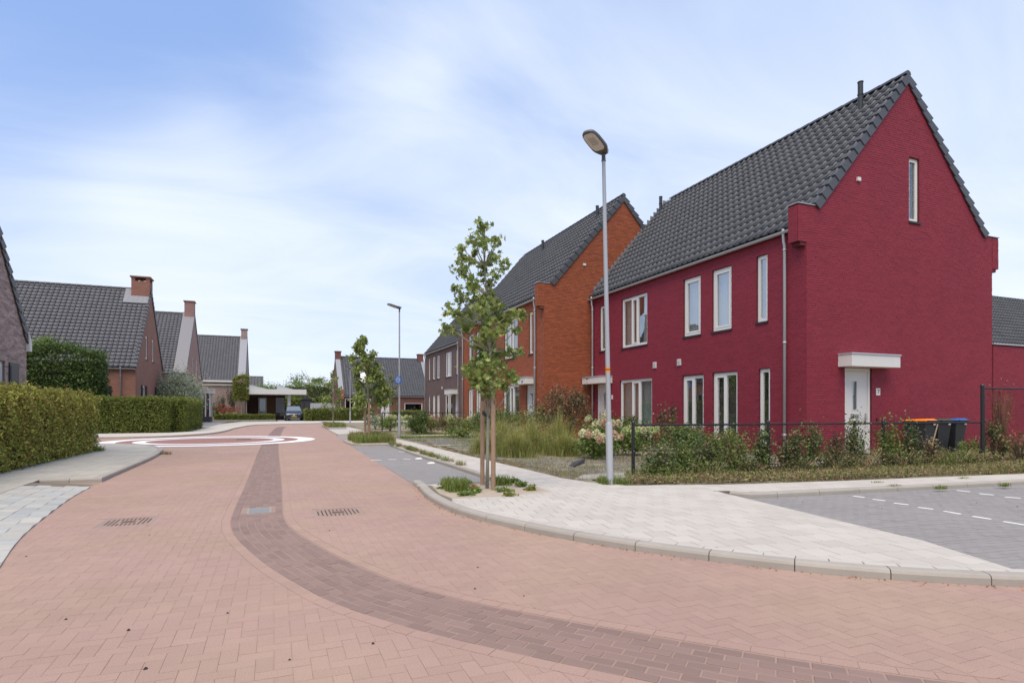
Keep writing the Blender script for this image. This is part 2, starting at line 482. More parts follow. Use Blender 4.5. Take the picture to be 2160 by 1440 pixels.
# --- road bricks in herringbone, axis aligned, as far as single bricks can be told apart
w = .09; raw = []
for j in range(-10, 300):
    for i in range(-80, 100):
        bx, by = (i * 4 + j) * w, j * w
        for (q, h, v) in (((0, 0), 2, 1), ((2, -1), 1, 2)):
            x, y = bx + q[0] * w, by + q[1] * w
            if not (-6.2 < x < 7.5 and 1.0 < y < 23.5) or not in_view(x, y, 300): continue
            raw.append([(x, y), (x + h * w, y), (x + h * w, y + v * w), (x, y + v * w)] if h > v else [(x + h * w, y), (x + h * w, y + v * w), (x, y + v * w), (x, y)])
BW = .092
reg_left = [p for p in LB if p[1] < 25] + [p for p in offset(SC, SW + BW + .004) if p[1] < 23.9]
reg_right = [(2.62, 23.9), (2.45, 16)] + RB + [p for p in offset(SC, -SW - BW - .016) if p[1] < 23.9][::-1]
MAN = [(-1.6, 8.18, .27, .30), (.77, 7.92, .30, .30)]
rects = [[(x - a, y - b), (x + a, y - b), (x + a, y + b), (x - a, y + b)] for x, y, a, b in MAN]
pieces = fit(raw, reg_left, rects) + fit(raw, reg_right, rects)


def path_rows(path, offs, wid, length, s0=0.0):
    out = []; at, tot = arc(path); n = int((tot - s0) / length)
    P = np.array(path); T = np.gradient(P, axis=0); T /= np.linalg.norm(T, axis=1)[:, None] + 1e-9; sl = np.concatenate([[0], np.cumsum(np.linalg.norm(np.diff(P, axis=0), axis=1))])
    def pt(x, d):
        c, _ = at(x); t = np.array([np.interp(x, sl, T[:, 0]), np.interp(x, sl, T[:, 1])]); t /= np.linalg.norm(t) + 1e-9
        return (float(c[0] + t[1] * d), float(c[1] - t[0] * d))
    for r, d in enumerate(offs):
        sh = length / 2 if r % 2 else 0
        for k in range(n - 1):
            u, v = s0 + sh + k * length, s0 + sh + (k + 1) * length
            q = [pt(u, d - wid / 2), pt(v, d - wid / 2), pt(v, d + wid / 2), pt(u, d + wid / 2)]
            if area(q) < 0: q = [q[1], q[0], q[3], q[2]]
            out.append((q, True))
    return out


near_sc = [p for p in SC if p[1] < 24]
pieces += [t for t in path_rows(near_sc, [SW + BW / 2 + .002], BW, .18) if in_view(*t[0][0], 300)]
pieces += [t for t in path_rows(near_sc, [-SW - BW / 2 - .013], BW, .18) if in_view(*t[0][0], 300)]
lay(pieces, 'paving_brick', 'paving_bricks', road, M_ROAD, lambda x, y: 0.0, .03, .0010, 300, .0006)

strip = MB(); a_, b_ = SL, offset(SC, -SW - .016)
V = [(x, y, -.007) for x, y in a_] + [(x, y, -.007) for x, y in b_]; n_ = len(a_)
strip.add(V, [(i, i + 1, n_ + i + 1, n_ + i) for i in range(n_ - 1)])
strip = tag(strip.build('drainage_strip', M_STRIPJ), kind='structure')
GR = (-.18, 8.44, .15, .24)
rows = path_rows([p for p in SC if p[1] < 33], [(-3 + i) * .0835 for i in range(7)], .0835, .17)
rows = [t for t in rows if in_view(*t[0][0], 300) and not (abs((t[0][0][0] + t[0][2][0]) / 2 - GR[0]) < GR[2] + .03 and abs((t[0][0][1] + t[0][2][1]) / 2 - GR[1]) < GR[3] + .05)]
near_rows = [t for t in rows if t[0][0][1] < 23.3]
lay(near_rows, 'strip_brick', 'strip_bricks', strip, M_STRIP, lambda x, y: .001, .03, .0050, 300, .002, .004)
fs = MB(); fa = [p for p in SL if p[1] > 23.2]; fb = [p for p in SR if p[1] > 23.2]; n_ = min(len(fa), len(fb))
fs.add([(x, y, .002) for x, y in fa[:n_]] + [(x, y, .002) for x, y in fb[:n_]], [(i, i + 1, n_ + i + 1, n_ + i) for i in range(n_ - 1)])
fs.build('far_strip', brick_mat('far_dark_brick', (.235, .158, .129), (.212, .143, .116), (.12, .08, .06), .17, .0835, .005, floor=True, bump=0), strip)

# --- the junction circle: dark disc with two white rings
CX, CY = -2.42, 27.85
def annulus(r0, r1, z, n=96):
    mb = MB(); V = []
    for r in (r0, r1): V += [(CX + r * math.cos(2 * math.pi * i / n), CY + r * math.sin(2 * math.pi * i / n), z) for i in range(n)]
    if r0 == 0: return mb.add(V[n:], [tuple(range(n))])
    return mb.add(V, [(i, (i + 1) % n, n + (i + 1) % n, n + i) for i in range(n)])
circ = tag(annulus(0, 3.9, .005).build('junction_circle', M_DISC), kind='structure')
annulus(3.42, 4.12, .009).build('white_ring', M_PAINT, circ); annulus(2.42, 2.86, .009).build('white_ring', M_PAINT, circ)
mh = MB()
for k in range(12): mh.box((-1.55 - .0, 28.2 + k * .05, .006), (-.95, 28.225 + k * .05, .014))
mh.build('manhole_grid', mat('far_iron', (.12, .10, .09), .7), circ)

# --- kerbs
def kerb(name, path, wid, h, seg, side=1, z0=0.0, ramp=None):
    """side=+1: the stone lies right of travel"""
    root = MB(); at, tot = arc(path)
    base = bpy.data.objects.new(name, None); COL.objects.link(base); tag(base, kind='structure')
    s = 0.0; i = 0
    while s < tot - .05:
        e = min(s + seg, tot); mb = MB(); rings = []; st = max(2, int((e - s) / .12) + 1)
        for k in range(st + 1):
            x = s + .004 + (e - s - .008) * k / st; c, t = at(x); n = np.array([t[1], -t[0]]) * side
            hh = h if not ramp else h * min(1, max(0.02, (x - ramp[0]) / ramp[1]))
            pr = [(0, -.1), (0, hh - .028), (.012, hh - .006), (.035, hh), (wid, hh), (wid, -.1)]
            rings.append([(c[0] + n[0] * a, c[1] + n[1] * a, z0 + b) for a, b in pr])
        mb.loft(rings); o = mb.build('kerb_stone', M_KERB, base); s = e
    return base


kerb('kerb', RB[::-1], .125, .08, .68, 1)
left_kerb_path = [p for p in LB if p[1] >= 12.8]
kerb('kerb', left_kerb_path, .13, .085, .8, -1)
kerb('kerb', [(-2.915, 12.78), (-3.4, 12.79), (-3.86, 12.80)], .10, .084, .5, 1)
P1K = [(3.74, 9.72), (3.76, 13.4), (3.74, 16.5), (3.8, 19.2), (3.95, 21.75)]
kerb('kerb', [(2.29, 9.55)] + [(2.5, 9.70), (3.74, 9.72)], .09, .08, .8, 1)
kerb('kerb', P1K[::-1], .08, .08, .8, -1)
PIT2 = [(2.62, 24.9), (2.60, 23.5), (2.66, 22.4), (2.85, 22.0), (3.2, 21.85), (4.3, 21.8)]
kerb('kerb', PIT2[::-1], .09, .08, .7, 1)
P2K = [(14.5, 6.02), (12.42, 6.24), (10.4, 6.42), (8.46, 6.60), (6.95, 6.75), (6.62, 6.80), (6.50, 6.93), (6.44, 7.08)]
kerb('kerb', P2K[::-1], .12, .08, .78, -1)
FK = catmull([(-30, 31.6), (-12, 31.75), (-7.25, 31.8), (-5.6, 31.9), (-4.5, 32.5), (-3.5, 34.1), (-2.93, 36.0), (-2.6, 39.5), (-2.49, 42.4)], .5)
kerb('kerb', FK, .13, .08, 1.2, -1)

# --- pavements (raised sheets with single tiles on the near part)
def slab(name, poly, ztop, m, z0=-.15):
    mb = MB(); mb.prism(poly if area(poly) > 0 else poly[::-1], z0, ztop); return tag(mb.build(name, m), kind='structure')


RBin = offset(RB, -.125)
PBx = [(6.30, 7.3), (6.23, 6.93), (6.18, 6.59), (5.88, 4.68), (5.74, 3.72), (5.36, 2.78)]
GEDGE = [(4.87, 60), (4.87, 30), (4.87, 18), (4.88, 13), (4.9, 10.2), (5.02, 8.9), (5.42, 8.24), (7.1, 7.72), (9.0, 7.42), (13.6, 6.85), (22, 6.0)]
PIT1 = [(2.36, 9.46), (3.92, 9.46), (3.92, 8.06), (3.05, 7.93), (2.32, 7.93), (2.26, 8.5)]
side_poly = [(2.34, 9.6), (3.8, 9.72)] + [(4.87, 9.72)] + [p for p in GEDGE if p[1] < 9.7] + [(22, 5.5), (14.5, 6.14), (8.46, 6.72), (6.95, 6.87), (6.62, 6.95), (6.46, 7.15), (6.30, 7.2)] + PBx[1:] + [p for p in RBin if p[1] < 9.55 and p[0] < 5.2][::-1]
sw = slab('pavement', side_poly, .077, M_TILEJ)


def grid(x0, x1, y0, y1, a, b, rot=0.0, cx=0.0, cy=0.0, vert=False):
    out = []; c, s = math.cos(rot), math.sin(rot); j = 0; y = y0
    while y < y1:
        x = x0 - (a / 2 if j % 2 else 0)
        while x < x1:
            q = [(x, y), (x + a, y), (x + a, y + b), (x, y + b)]
            if vert: q = [(v, u) for u, v in q][::-1]; q = q[1:] + q[:1]
            out.append([(cx + (u - cx) * c - (v - cy) * s, cy + (u - cx) * s + (v - cy) * c) for u, v in q]); x += a
        y += b; j += 1
    return [q for q in out if in_view(q[0][0], q[0][1], 300)]


RBt = offset(RB, -.218)
south = [(2.34, 9.6)] + [(4.87, 9.6)] + [p for p in GEDGE if p[1] < 9.5] + [(22, 5.6), (14.5, 6.15), (8.46, 6.73), (6.95, 6.88), (6.62, 6.96), (6.47, 7.16), (6.30, 7.2)] + PBx[1:] + [p for p in RBt if p[1] < 9.5 and p[0] < 5.15][::-1]
tp = fit(grid(1, 24, -2, 14, .25, .25, math.radians(-9), 5.5, 5), south, [PIT1])
rbn = offset(RB, -.172)
tp += [t for t in path_rows([p for p in rbn if p[1] < 7.9], [0], .09, .25) if in_view(*t[0][0])]
north = [(3.83, 9.6), (4.87, 9.6), (4.87, 30), (4.25, 30), (4.25, 21.8), (3.95, 21.7), (3.88, 19), (3.83, 16.5), (3.85, 13)]
tp += fit(grid(3.5, 5, 9.62, 30, .25, .25), north)
lay(tp, 'paving_tile', 'paving_tiles', sw, M_TILE, lambda x, y: .08, .02, .0030, 300, .0006, .0015)
slab('pavement', [(3.83, 9.72), (4.87, 9.72), (4.87, 62), (4.2, 62), (4.2, 36.8), (3.45, 36.8), (2.95, 30.9), (4.2, 30.9), (4.25, 21.9), (3.95, 21.7), (3.88, 19), (3.83, 16.5)], .071, M_TILEJ)
slab('pavement', [(2.98, 30.9), (4.9, 30.6), (4.9, 62), (4.3, 62), (4.3, 38.5), (3.15, 38.5)], .078, M_TILE)
# pit soil
slab('tree_pit', [(2.40, 9.44), (3.95, 9.44), (3.95, 8.03), (3.05, 7.92), (2.33, 7.92), (2.28, 8.5)], .0795, M_SAND)
slab('tree_pit', [(2.7, 22.0), (4.3, 21.9), (4.6, 24.4), (4.5, 27), (3.2, 27), (2.68, 24.6)], .076, M_SAND)
slab('tree_pit', [(3.3, 41.2), (4.7, 41.2), (5.0, 47), (3.4, 47)], .10, M_SAND)
slab('tree_pit', [(-1.0, -1.0), (-.9, -1), (-.9, -.9), (-1, -.9)], -.02, M_SAND)

# left pavement with sloping slabs by the road
lbn = [p for p in LB if p[1] < 12.75]; NB = 5; SWD = .185
def lz(x, y):
    d = min(math.hypot(x - p[0], y - p[1]) for p in lbn[::2]); return .002 + .078 * min(1, d / (NB * SWD))
lo = offset(lbn, -NB * SWD)
rampb = MB(); n_ = len(lbn)
rampb.add([(x, y, -.008) for x, y in lbn] + [(x, y, .070) for x, y in lo], [(i, i + 1, n_ + i + 1, n_ + i) for i in range(n_ - 1)])
rampb = tag(rampb.build('ramped_pavement', M_TILEJ), kind='structure')
rp = path_rows(lbn, [-(i + .5) * SWD for i in range(NB)], SWD, .27)
# ramp slabs follow the slope, so build them tilted
order = sorted([t for t in rp if in_view(*t[0][0], 200)], key=lambda t: math.hypot(*t[0][0])); rest = MB(); me_r = None
for i, (q, _) in enumerate(order):
    q = shrink(q, .003); V = [(x, y, lz(x, y)) for x, y in q]; cx, cy, cz = [sum(v[k] for v in V) / 4 for k in range(3)]
    mb = MB(); mb.loft([[(x - cx, y - cy, z - cz - .02) for x, y, z in V], [(x - cx, y - cy, z - cz) for x, y, z in V]])
    if i < 220:
        o = obj_me('ramp_slab', mb.mesh('ramp_slab'), M_RTILE, rampb, local=True); o.location = (cx, cy, cz)
    else: rest.add([(x + cx, y + cy, z + cz) for x, y, z in mb.v], mb.f)
if rest.v: rest.build('ramp_slabs', M_RTILE, rampb, 'stuff')
lk_in = offset(left_kerb_path, -.13)
left_poly = [(-7, -3)] + [p for p in lo] + [(-3.86, 12.79), (-3.86, 12.9), (-3.06, 12.89)] + lk_in[1:] + [(-9, 26.1), (-9, 24)] 
lp = slab('pavement', left_poly, .073, M_TILEJ)
left_reg = [(-5.6, 1.5)] + offset(lbn, -NB * SWD - .01) + [(-3.87, 12.8), (-3.87, 12.92), (-3.08, 12.92)] + [(p[0] - .01, p[1]) for p in lk_in[1:]] + [(-8, 25.9), (-8, 21.6), (-5.6, 21.6)]
lt = fit(grid(1.5, 26, -8.2, -1.5, .26, .26, vert=True), left_reg)
lay(lt, 'pavement_tile', 'pavement_tiles', lp, M_GTILE, lambda x, y: .08, .02, .003, 300, .0012, .002)
# far-left pavement round the second garden
FKi = offset(FK, -.13)
slab('pavement', FKi + [(-2.45, 44), (-1.95, 50), (-1.3, 53.5), (1.0, 55.5), (4.5, 57.5), (40, 57.5), (40, 66.4), (-3, 66.4), (-4.3, 56), (-4.3, 38), (-5.2, 36.2), (-30, 36.2)], .078, M_TILE)
slab('driveway', [(-6.2, 46.2), (-4.35, 46.2), (-4.35, 66.2), (-6.7, 68.5)], .082, mat('grey_drive', (.30, .29, .28), .9, noise=.1))
slab('driveway', [(.4, 66.3), (3.6, 66.3), (3.8, 78), (.3, 78)], .09, mat('grey_drive', (.3, .29, .28)))

# --- parking bays in grey brick
pk1 = [(2.29, 9.9), (2.34, 9.66), (3.72, 9.74), (3.75, 13.4), (3.73, 16.5), (3.79, 19.2), (3.93, 21.7), (3.1, 21.78), (2.72, 21.95), (2.60, 22.4), (2.57, 21), (2.43, 16)]
pb1 = slab('parking_bay', pk1, -.008, M_PARKJ)
lay(fit(grid(9.6, 22.2, 2.2, 4.0, .18, .09, vert=False) if 0 else [q for q in grid(2.0, 4.1, 9.6, 22.2, .18, .09)], pk1), 'paving_brick', 'paving_bricks', pb1, M_PARK, lambda x, y: .002, .02, .002, 300, .0012)
slab('parking_bay', [(2.78, 27.2), (4.25, 27.2), (4.2, 30.7), (2.9, 30.7)], .004, M_PARK)
slab('parking_bay', [(3.25, 38.6), (4.3, 38.6), (4.9, 47.5), (3.4, 47.5)], .085, M_PARK)
pk2 = [(6.26, 6.98), (6.45, 6.98), (6.62, 6.79), (6.95, 6.74), (8.46, 6.59), (10.4, 6.41), (12.42, 6.23), (14.5, 6.0), (16, 5.9), (16, 1.0), (7.4, 1.8), (6.26, 2.26), (5.40, 2.70), (5.74, 3.72), (5.88, 4.68), (6.18, 6.59)]
pb2 = slab('parking_bay', pk2, -.008, M_PARKJ)
lay(fit(grid(5, 14.6, 1.9, 7.2, .18, .09, math.radians(-7), 6.2, 6.5, vert=False), pk2), 'paving_brick', 'paving_bricks', pb2, M_PARK, lambda x, y: .002, .02, .002, 300, .0012)
for (pts, par) in (([(783, 970, 805, 970), (820, 969, 836, 969), (851, 968, 866, 968), (842, 952, 858, 953)], pb1),
                   ([(1800, 1046, 1823, 1049), (1841, 1053, 1867, 1056), (1886, 1061, 1916, 1064.5), (1937, 1070, 1968, 1074), (1991, 1078, 2026, 1084), (2052, 1089, 2090, 1095), (2117, 1100, 2160, 1107),
                     (2019, 1034, 2046, 1037), (2066, 1041, 2096, 1044), (2120, 1048, 2153, 1051)], pb2)):
    for a, b, c, d in pts:
        p, q = np.array(on_ground(a, b)), np.array(on_ground(c, d)); t = (q - p) / np.linalg.norm(q - p); n = np.array([t[1], -t[0]]) * .022
        MB().prism([tuple(p - n), tuple(q - n), tuple(q + n), tuple(p + n)][::-1], -.01, .0065).build('white_marking', M_PAINT, par)

# --- gardens
def rough_sheet(name, poly, z, m, step=.35, amp=.025, kind='structure'):
    P = np.array(poly); x0, y0 = P.min(0); x1, y1 = P.max(0); nx, ny = max(2, int((x1 - x0) / step)), max(2, int((y1 - y0) / step))
    X, Y = np.meshgrid(np.linspace(x0, x1, nx + 1), np.linspace(y0, y1, ny + 1)); pts = np.stack([X.ravel(), Y.ravel()], 1)
    ok = inside(poly, pts).reshape(ny + 1, nx + 1); Z = z + rng.uniform(-amp, amp, X.shape)
    V = np.stack([X.ravel(), Y.ravel(), Z.ravel()], 1); idx = np.arange((nx + 1) * (ny + 1)).reshape(ny + 1, nx + 1)
    c = ok[:-1, :-1] & ok[1:, :-1] & ok[:-1, 1:] & ok[1:, 1:]
    F = np.stack([idx[:-1, :-1][c], idx[:-1, 1:][c], idx[1:, 1:][c], idx[1:, :-1][c]], 1)
    return tag(obj_np(name, V, F, m, smooth=True), kind=kind)


gard = [(4.90, 60)] + [(x + .02, y + .01) for x, y in GEDGE[1:]] + [(30, 5.5), (30, 60)]
slab('garden_ground', gard, .066, M_SOIL)
rough_sheet('garden_bed', [(4.95, 9.2), (5.3, 8.45), (7.1, 7.85), (9, 7.6), (13.6, 7.0), (24, 6.2), (24, 11.4), (13, 11.4), (12.9, 22.7), (10.6, 22.7), (10.6, 34), (12.4, 52), (5.0, 52)], .082, M_SOIL, .3, .016)
slab('garden_ground', [(-9, -3), (-5.0, -3), (-5.0, 21.5), (-40, 21.5), (-40, -3)], .07, M_SOIL)
slab('garden_ground', [(-40, 36.3), (-5.1, 36.3), (-4.4, 38.1), (-4.4, 46), (-6.3, 46.5), (-6.9, 69), (-3, 69.6), (.25, 69.6), (.25, 110), (-40, 110)], .07, M_SOIL)
slab('garden_ground', [(3.9, 66.5), (60, 66.5), (60, 120), (3.9, 120)], .072, M_SOIL)
# stepping slabs and a gravel path in the front garden
for q in ([(4.98, 9.3), (5.6, 9.05), (13, 9.6), (13, 10.1), (5.4, 9.75)],):
    slab('garden_path', q, .105, M_GTILE)
slab('garden_path', [(5.0, 26.8), (10.5, 26.8), (10.5, 27.7), (5.0, 27.7)], .105, M_TILE)
slab('garden_path', [(5.0, 19.4), (7.6, 19.6), (7.6, 19.9), (5.0, 19.7)], .108, M_TILE)

# ================================================================= BUILDINGS
M_FRAME = mat('cream_window_frame', (.75, .73, .68), .45, noise=.03)
M_TILE_R = mat('black_roof_tile', (.075, .078, .083), .5, rand=.30, noise=.22, nscale=1.5, bump=.15, bscale=90, spec=.55)
M_TILE_G = mat('grey_roof_tile', (.078, .080, .090), .5, rand=.25, noise=.12, nscale=1.2, bump=.15, bscale=90)
M_VERGE = mat('anthracite_verge_tile', (.070, .073, .079), .5, rand=.15, noise=.08)
M_ZINC = mat('zinc', (.46, .47, .48), .45, metal=.25, noise=.12, nscale=3)
M_LEAD = mat('lead_flashing', (.20, .21, .23), .6, noise=.15, nscale=8)
M_SILL = mat('black_sill', (.025, .022, .022), .6)
M_INT = mat('room_interior', (.8, .77, .70), .9)
M_CURT = mat('net_curtain', (.78, .77, .72), .9, transl=.15, noise=.1, nscale=12)
M_DARK = mat('matt_black', (.012, .012, .013), .5)
M_BLACKP = mat('black_shutter_paint', (.018, .019, .022), .4)
M_WHITE = mat('white_trim', (.68, .66, .62), .5, noise=.03)
GLASS = glass_mat()
GLASSF = glass_mat('far_window_glass', (.25, .27, .28), .10)


class Fr:
    def __init__(s, O, U, V): s.O, s.U, s.V = O, U, V
    def __call__(s, u, v, z): return (s.O[0] + u * s.U[0] + v * s.V[0], s.O[1] + u * s.U[1] + v * s.V[1], z)


def wall_sheet(mb, Q, a0, a1, top, holes, z0=0.0, reveal=.13):
    """top: list of (a, z) break points"""
    ta = [t[0] for t in top]; tz = [t[1] for t in top]; T = lambda a: float(np.interp(a, ta, tz))
    br = sorted({a0, a1} | {a for a in ta if a0 < a < a1} | {h[0] for h in holes} | {h[1] for h in holes})
    for a, b in zip(br, br[1:]):
        m = (a + b) / 2; hs = sorted((h[2], h[3]) for h in holes if h[0] < m < h[1]); z = z0
        for h0, h1 in hs:
            if h0 > z + 1e-4: mb.add([Q(a, 0, z), Q(b, 0, z), Q(b, 0, h0), Q(a, 0, h0)], [(0, 1, 2, 3)])
            z = h1
        mb.add([Q(a, 0, z), Q(b, 0, z), Q(b, 0, T(b)), Q(a, 0, T(a))], [(0, 1, 2, 3)])
    for a, b, c, d in holes:
        for p, q in (((a, c), (b, c)), ((b, c), (b, d)), ((b, d), (a, d)), ((a, d), (a, c))):
            mb.add([Q(p[0], 0, p[1]), Q(q[0], 0, q[1]), Q(q[0], reveal, q[1]), Q(p[0], reveal, p[1])], [(0, 1, 2, 3)])


def brick_list(a0, a1, top, holes, z0, L=.22, Hh=.0625):
    ta = [t[0] for t in top]; tz = [t[1] for t in top]; zmax = max(tz); out = []; k = 0; z = z0
    while z + Hh < zmax + .001:
        zc = z + Hh; fine = np.linspace(a0, a1, 400); ok = np.interp(fine, ta, tz) >= zc
        if ok.any():
            s, e = fine[ok][0], fine[ok][-1]
            cuts = [(s, e)]
            for h in holes:
                if h[2] < zc - .01 and h[3] > z + .01:
                    n = []
                    for p, q in cuts:
                        if h[1] <= p or h[0] >= q: n.append((p, q))
                        else:
                            if h[0] > p: n.append((p, h[0]))
                            if h[1] < q: n.append((h[1], q))
                    cuts = n
            off = (k % 2) * L / 2 + (L / 4 if k % 4 > 1 else 0)
            for p, q in cuts:
                x = a0 - L + off
                while x < q:
                    u, v = max(x, p), min(x + L, q)
                    if v - u > .03: out.append((u, v, z, zc, v - u > L - .005))
                    x += L
        z += Hh; k += 1
    return out


def lay_wall_bricks(wall, Q, lst, material, n_parts, proud=.010, joint=.0045, jit=.003):
    C = np.array([Q((a + b) / 2, 0, (c + d) / 2) for a, b, c, d, w in lst])
    D = np.linalg.norm(C - np.array([0, 0, EYE]), axis=1); order = np.argsort(D); me = None; V = []; F = []; cnt = 0
    o0 = np.array(Q(0, 0, 0)); ea = np.array(Q(1, 0, 0)) - o0; ed = np.array(Q(0, 1, 0)) - o0
    for i in order:
        a, b, c, d, whole = lst[i]; dd = -proud + R.uniform(-jit, jit)
        if cnt < n_parts and whole:
            cnt += 1
            if me is None:
                h, g = (b - a) / 2 - joint * .5, (d - c) / 2 - joint * .8; mb = MB(); e3 = lambda x, y, z: tuple(ea * x + ed * y + np.array([0, 0, z]))
                mb.box((-h, 0, -g), (h, .02, g), e3); me = mb.mesh('brick'); me.materials.append(material)
            o = bpy.data.objects.new('brick', me); o.location = tuple(C[i] + ed * dd); COL.objects.link(o); o.parent = wall
        else:
            n = len(V); a, b, c, d = a + joint * .5, b - joint * .5, c + joint * .8, d - joint * .8
            V += [Q(a, dd, c), Q(b, dd, c), Q(b, dd, d), Q(a, dd, d), Q(a, 0.001, c), Q(b, 0.001, c), Q(b, 0.001, d), Q(a, 0.001, d)]
            F += [(n, n + 1, n + 2, n + 3), (n, n + 4, n + 5, n + 1), (n + 1, n + 5, n + 6, n + 2), (n + 2, n + 6, n + 7, n + 3), (n + 3, n + 7, n + 4, n)]
    if V: obj_np('bricks', V, F, material, wall, 'stuff')


def window(root, Q, h, kind='single', sill=True, curtains=0.0, fw=.098, room=True, tilt=False, far=False):
    a, b, c, d = h; BX = lambda mb, a0, a1, z0, z1, d0, d1: mb.box((a0, d0, z0), (a1, d1, z1), Q)
    mb = MB(); e = .002
    BX(mb, a + e, a + fw, c + e, d - e, .05, .12); BX(mb, b - fw, b - e, c + e, d - e, .05, .12)
    BX(mb, a + fw, b - fw, c + e, c + fw, .05, .12); BX(mb, a + fw, b - fw, d - fw, d - e, .05, .12)
    panes = []; ia, ib, ic, idd = a + fw, b - fw, c + fw, d - fw
    if kind == 'single': panes = [(ia, ib, True)]
    elif kind == 'fixed': panes = [(ia, ib, False)]
    elif kind == 'double': m = (ia + ib) / 2; panes = [(ia, m - .03, False), (m + .03, ib, True)]
    elif kind == 'left_double': m = ia + (ib - ia) * .42; panes = [(ia, m - .03, False), (m + .03, ib, True)]
    elif kind == 'triple': w_ = ib - ia; panes = [(ia, ia + w_ * .36, False), (ia + w_ * .36 + .06, ia + w_ * .62, True), (ia + w_ * .62 + .06, ib, False)]
    for (p, q, s) in panes[1:]: BX(mb, p - .06, p, ic, idd, .05, .12)
    fr = mb.build('window', M_FRAME, root)
    for (p, q, s) in panes:
        pc, pd = ic, idd
        if s:
            k = .055 if not far else .045; m2 = MB(); BX(m2, p + e, p + k, pc + e, pd - e, .04, .10); BX(m2, q - k, q - e, pc + e, pd - e, .04, .10)
            BX(m2, p + k, q - k, pc + e, pc + k, .04, .10); BX(m2, p + k, q - k, pd - k, pd - e, .04, .10); m2.build('sash', M_FRAME, fr); p, q, pc, pd = p + k, q - k, pc + k, pd - k
        m3 = MB(); BX(m3, p, q, pc, pd, .085, .092); m3.build('pane', GLASSF if far else GLASS, fr)
    if room:
        m4 = MB(); dp = 1.6 if not far else .3
        A = [(a, c), (b, c), (b, d), (a, d)]
        V = [Q(x, .125, z) for x, z in A] + [Q(x + (-.5 if x == a else .5), dp, z + (-.1 if z == c else .1)) for x, z in A]
        m4.add(V, [(0, 1, 5, 4), (1, 2, 6, 5), (2, 3, 7, 6), (3, 0, 4, 7), (4, 5, 6, 7)]); m4.build('interior', M_INT, fr)
    if curtains:
        w_ = (b - a) * curtains; m5 = MB()
        for (p, q) in ((a + .03, a + .03 + w_), (b - .03 - w_, b - .03)):
            n = max(6, int((q - p) / .035)); pts = [(p + (q - p) * i / n, .20 + (.025 if i % 2 else 0)) for i in range(n + 1)]
            V = [Q(x, y, c + .03) for x, y in pts] + [Q(x, y, d - .03) for x, y in pts]
            m5.add(V, [(i, i + 1, n + 2 + i, n + 1 + i) for i in range(n)])
        m5.build('curtain', M_CURT, fr, smooth=True)
    if sill:
        m6 = MB(); BX(m6, a - .03, b + .03, c - .06, c - .003, -.045, .12); m6.build('sill', M_SILL, fr)
    return fr


def front_door(root, Q, h, mirror=False, far=False):
    a, b, c, d = h; BX = lambda mb, a0, a1, z0, z1, d0, d1: mb.box((a0, d0, z0), (a1, d1, z1), Q)
    fw = .085; mb = MB(); BX(mb, a + .002, a + fw, c, d, .04, .13); BX(mb, b - fw, b - .002, c, d, .04, .13); BX(mb, a + fw, b - fw, d - fw, d - .002, .04, .13)
    dr = mb.build('door', M_FRAME, root)
    ia, ib = a + fw + .004, b - fw - .004; w_ = ib - ia; s0, s1 = ia + w_ * .34, ia + w_ * .52
    if mirror: s0, s1 = ia + w_ * .48, ia + w_ * .66
    lf = MB(); zt = d - fw - .006
    slits = [(c + .22, c + .92), (c + 1.22, zt - .28)]
    BX(lf, ia, s0, c + .02, zt, .065, .11); BX(lf, s1, ib, c + .02, zt, .065, .11); z = c + .02
    for p, q in slits + [(zt, zt)]:
        if p > z + .001: BX(lf, s0, s1, z, p, .065, .11)
        z = q
    lf.build('leaf', M_WHITE, dr)
    for p, q in slits:
        m = MB(); BX(m, s0, s1, p, q, .085, .092); m.build('pane', GLASS, dr)
        m = MB(); BX(m, s0 - .02, s0, p - .02, q + .02, .055, .07); BX(m, s1, s1 + .02, p - .02, q + .02, .055, .07); BX(m, s0, s1, p - .02, p, .055, .07); BX(m, s0, s1, q, q + .02, .055, .07); m.build('glazing_bead', M_WHITE, dr)
    m = MB(); BX(m, s0 - .08, s1 + .10, c + 1.0, c + 1.10, .052, .07); BX(m, s0 - .06, s1 + .08, c + 1.02, c + 1.08, .046, .054); m.build('letter_slot', mat('satin_aluminium', (.42, .42, .40), .4, metal=.6), dr)
    hx = (ib - .07) if not mirror else (ia + .07)
    m = MB(); BX(m, hx - .022, hx + .022, c + .82, c + 1.12, .045, .066); BX(m, hx - (.0 if mirror else .12), hx + (.12 if mirror else 0), c + .98, c + 1.005, .0, .022); BX(m, hx - .012, hx + .012, c + .98, c + 1.005, .02, .05)
    m.build('handle', mat('satin_aluminium', (.42, .42, .40)), dr)
    m = MB(); BX(m, a, b, c - .03, c, -.04, .13); m.build('threshold', M_SILL, dr)
    m = MB(); BX(m, a, b, c, d, .30, .31); m.build('hall_interior', M_INT, dr)
    return dr


def canopy(root, Q, a, b, z0, z1, p):
    m = MB(); m.box((a, -p, z0), (b, -.002, z1), Q); c = m.build('canopy', M_WHITE, root)
    m = MB(); m.box((a - .02, -p - .025, z1 + .001), (b + .02, 0.0, z1 + .035), Q); m.build('canopy_cap', M_ZINC, c)
    return c


def tile_mesh(name, w, e, m):
    pr = [(0, .012), (.05, .042), (.13, .066), (.23, .054), (.32, .016), (.42, .002), (.70, .000), (.90, .004), (1.0, .010)]
    V = []; F = []; n = len(pr); t = .026; ln = e * 1.1
    for x, h in pr: V.append((x * w, 0, h + t))
    for x, h in pr: V.append((x * w, ln, h * .9 + .002))
    for x, h in pr: V.append((x * w, 0, h * .6 - .004))
    for i in range(n - 1): F += [(i, i + 1, n + i + 1, n + i), (2 * n + i, 2 * n + i + 1, i + 1, i)]
    return np.array(V, float), F


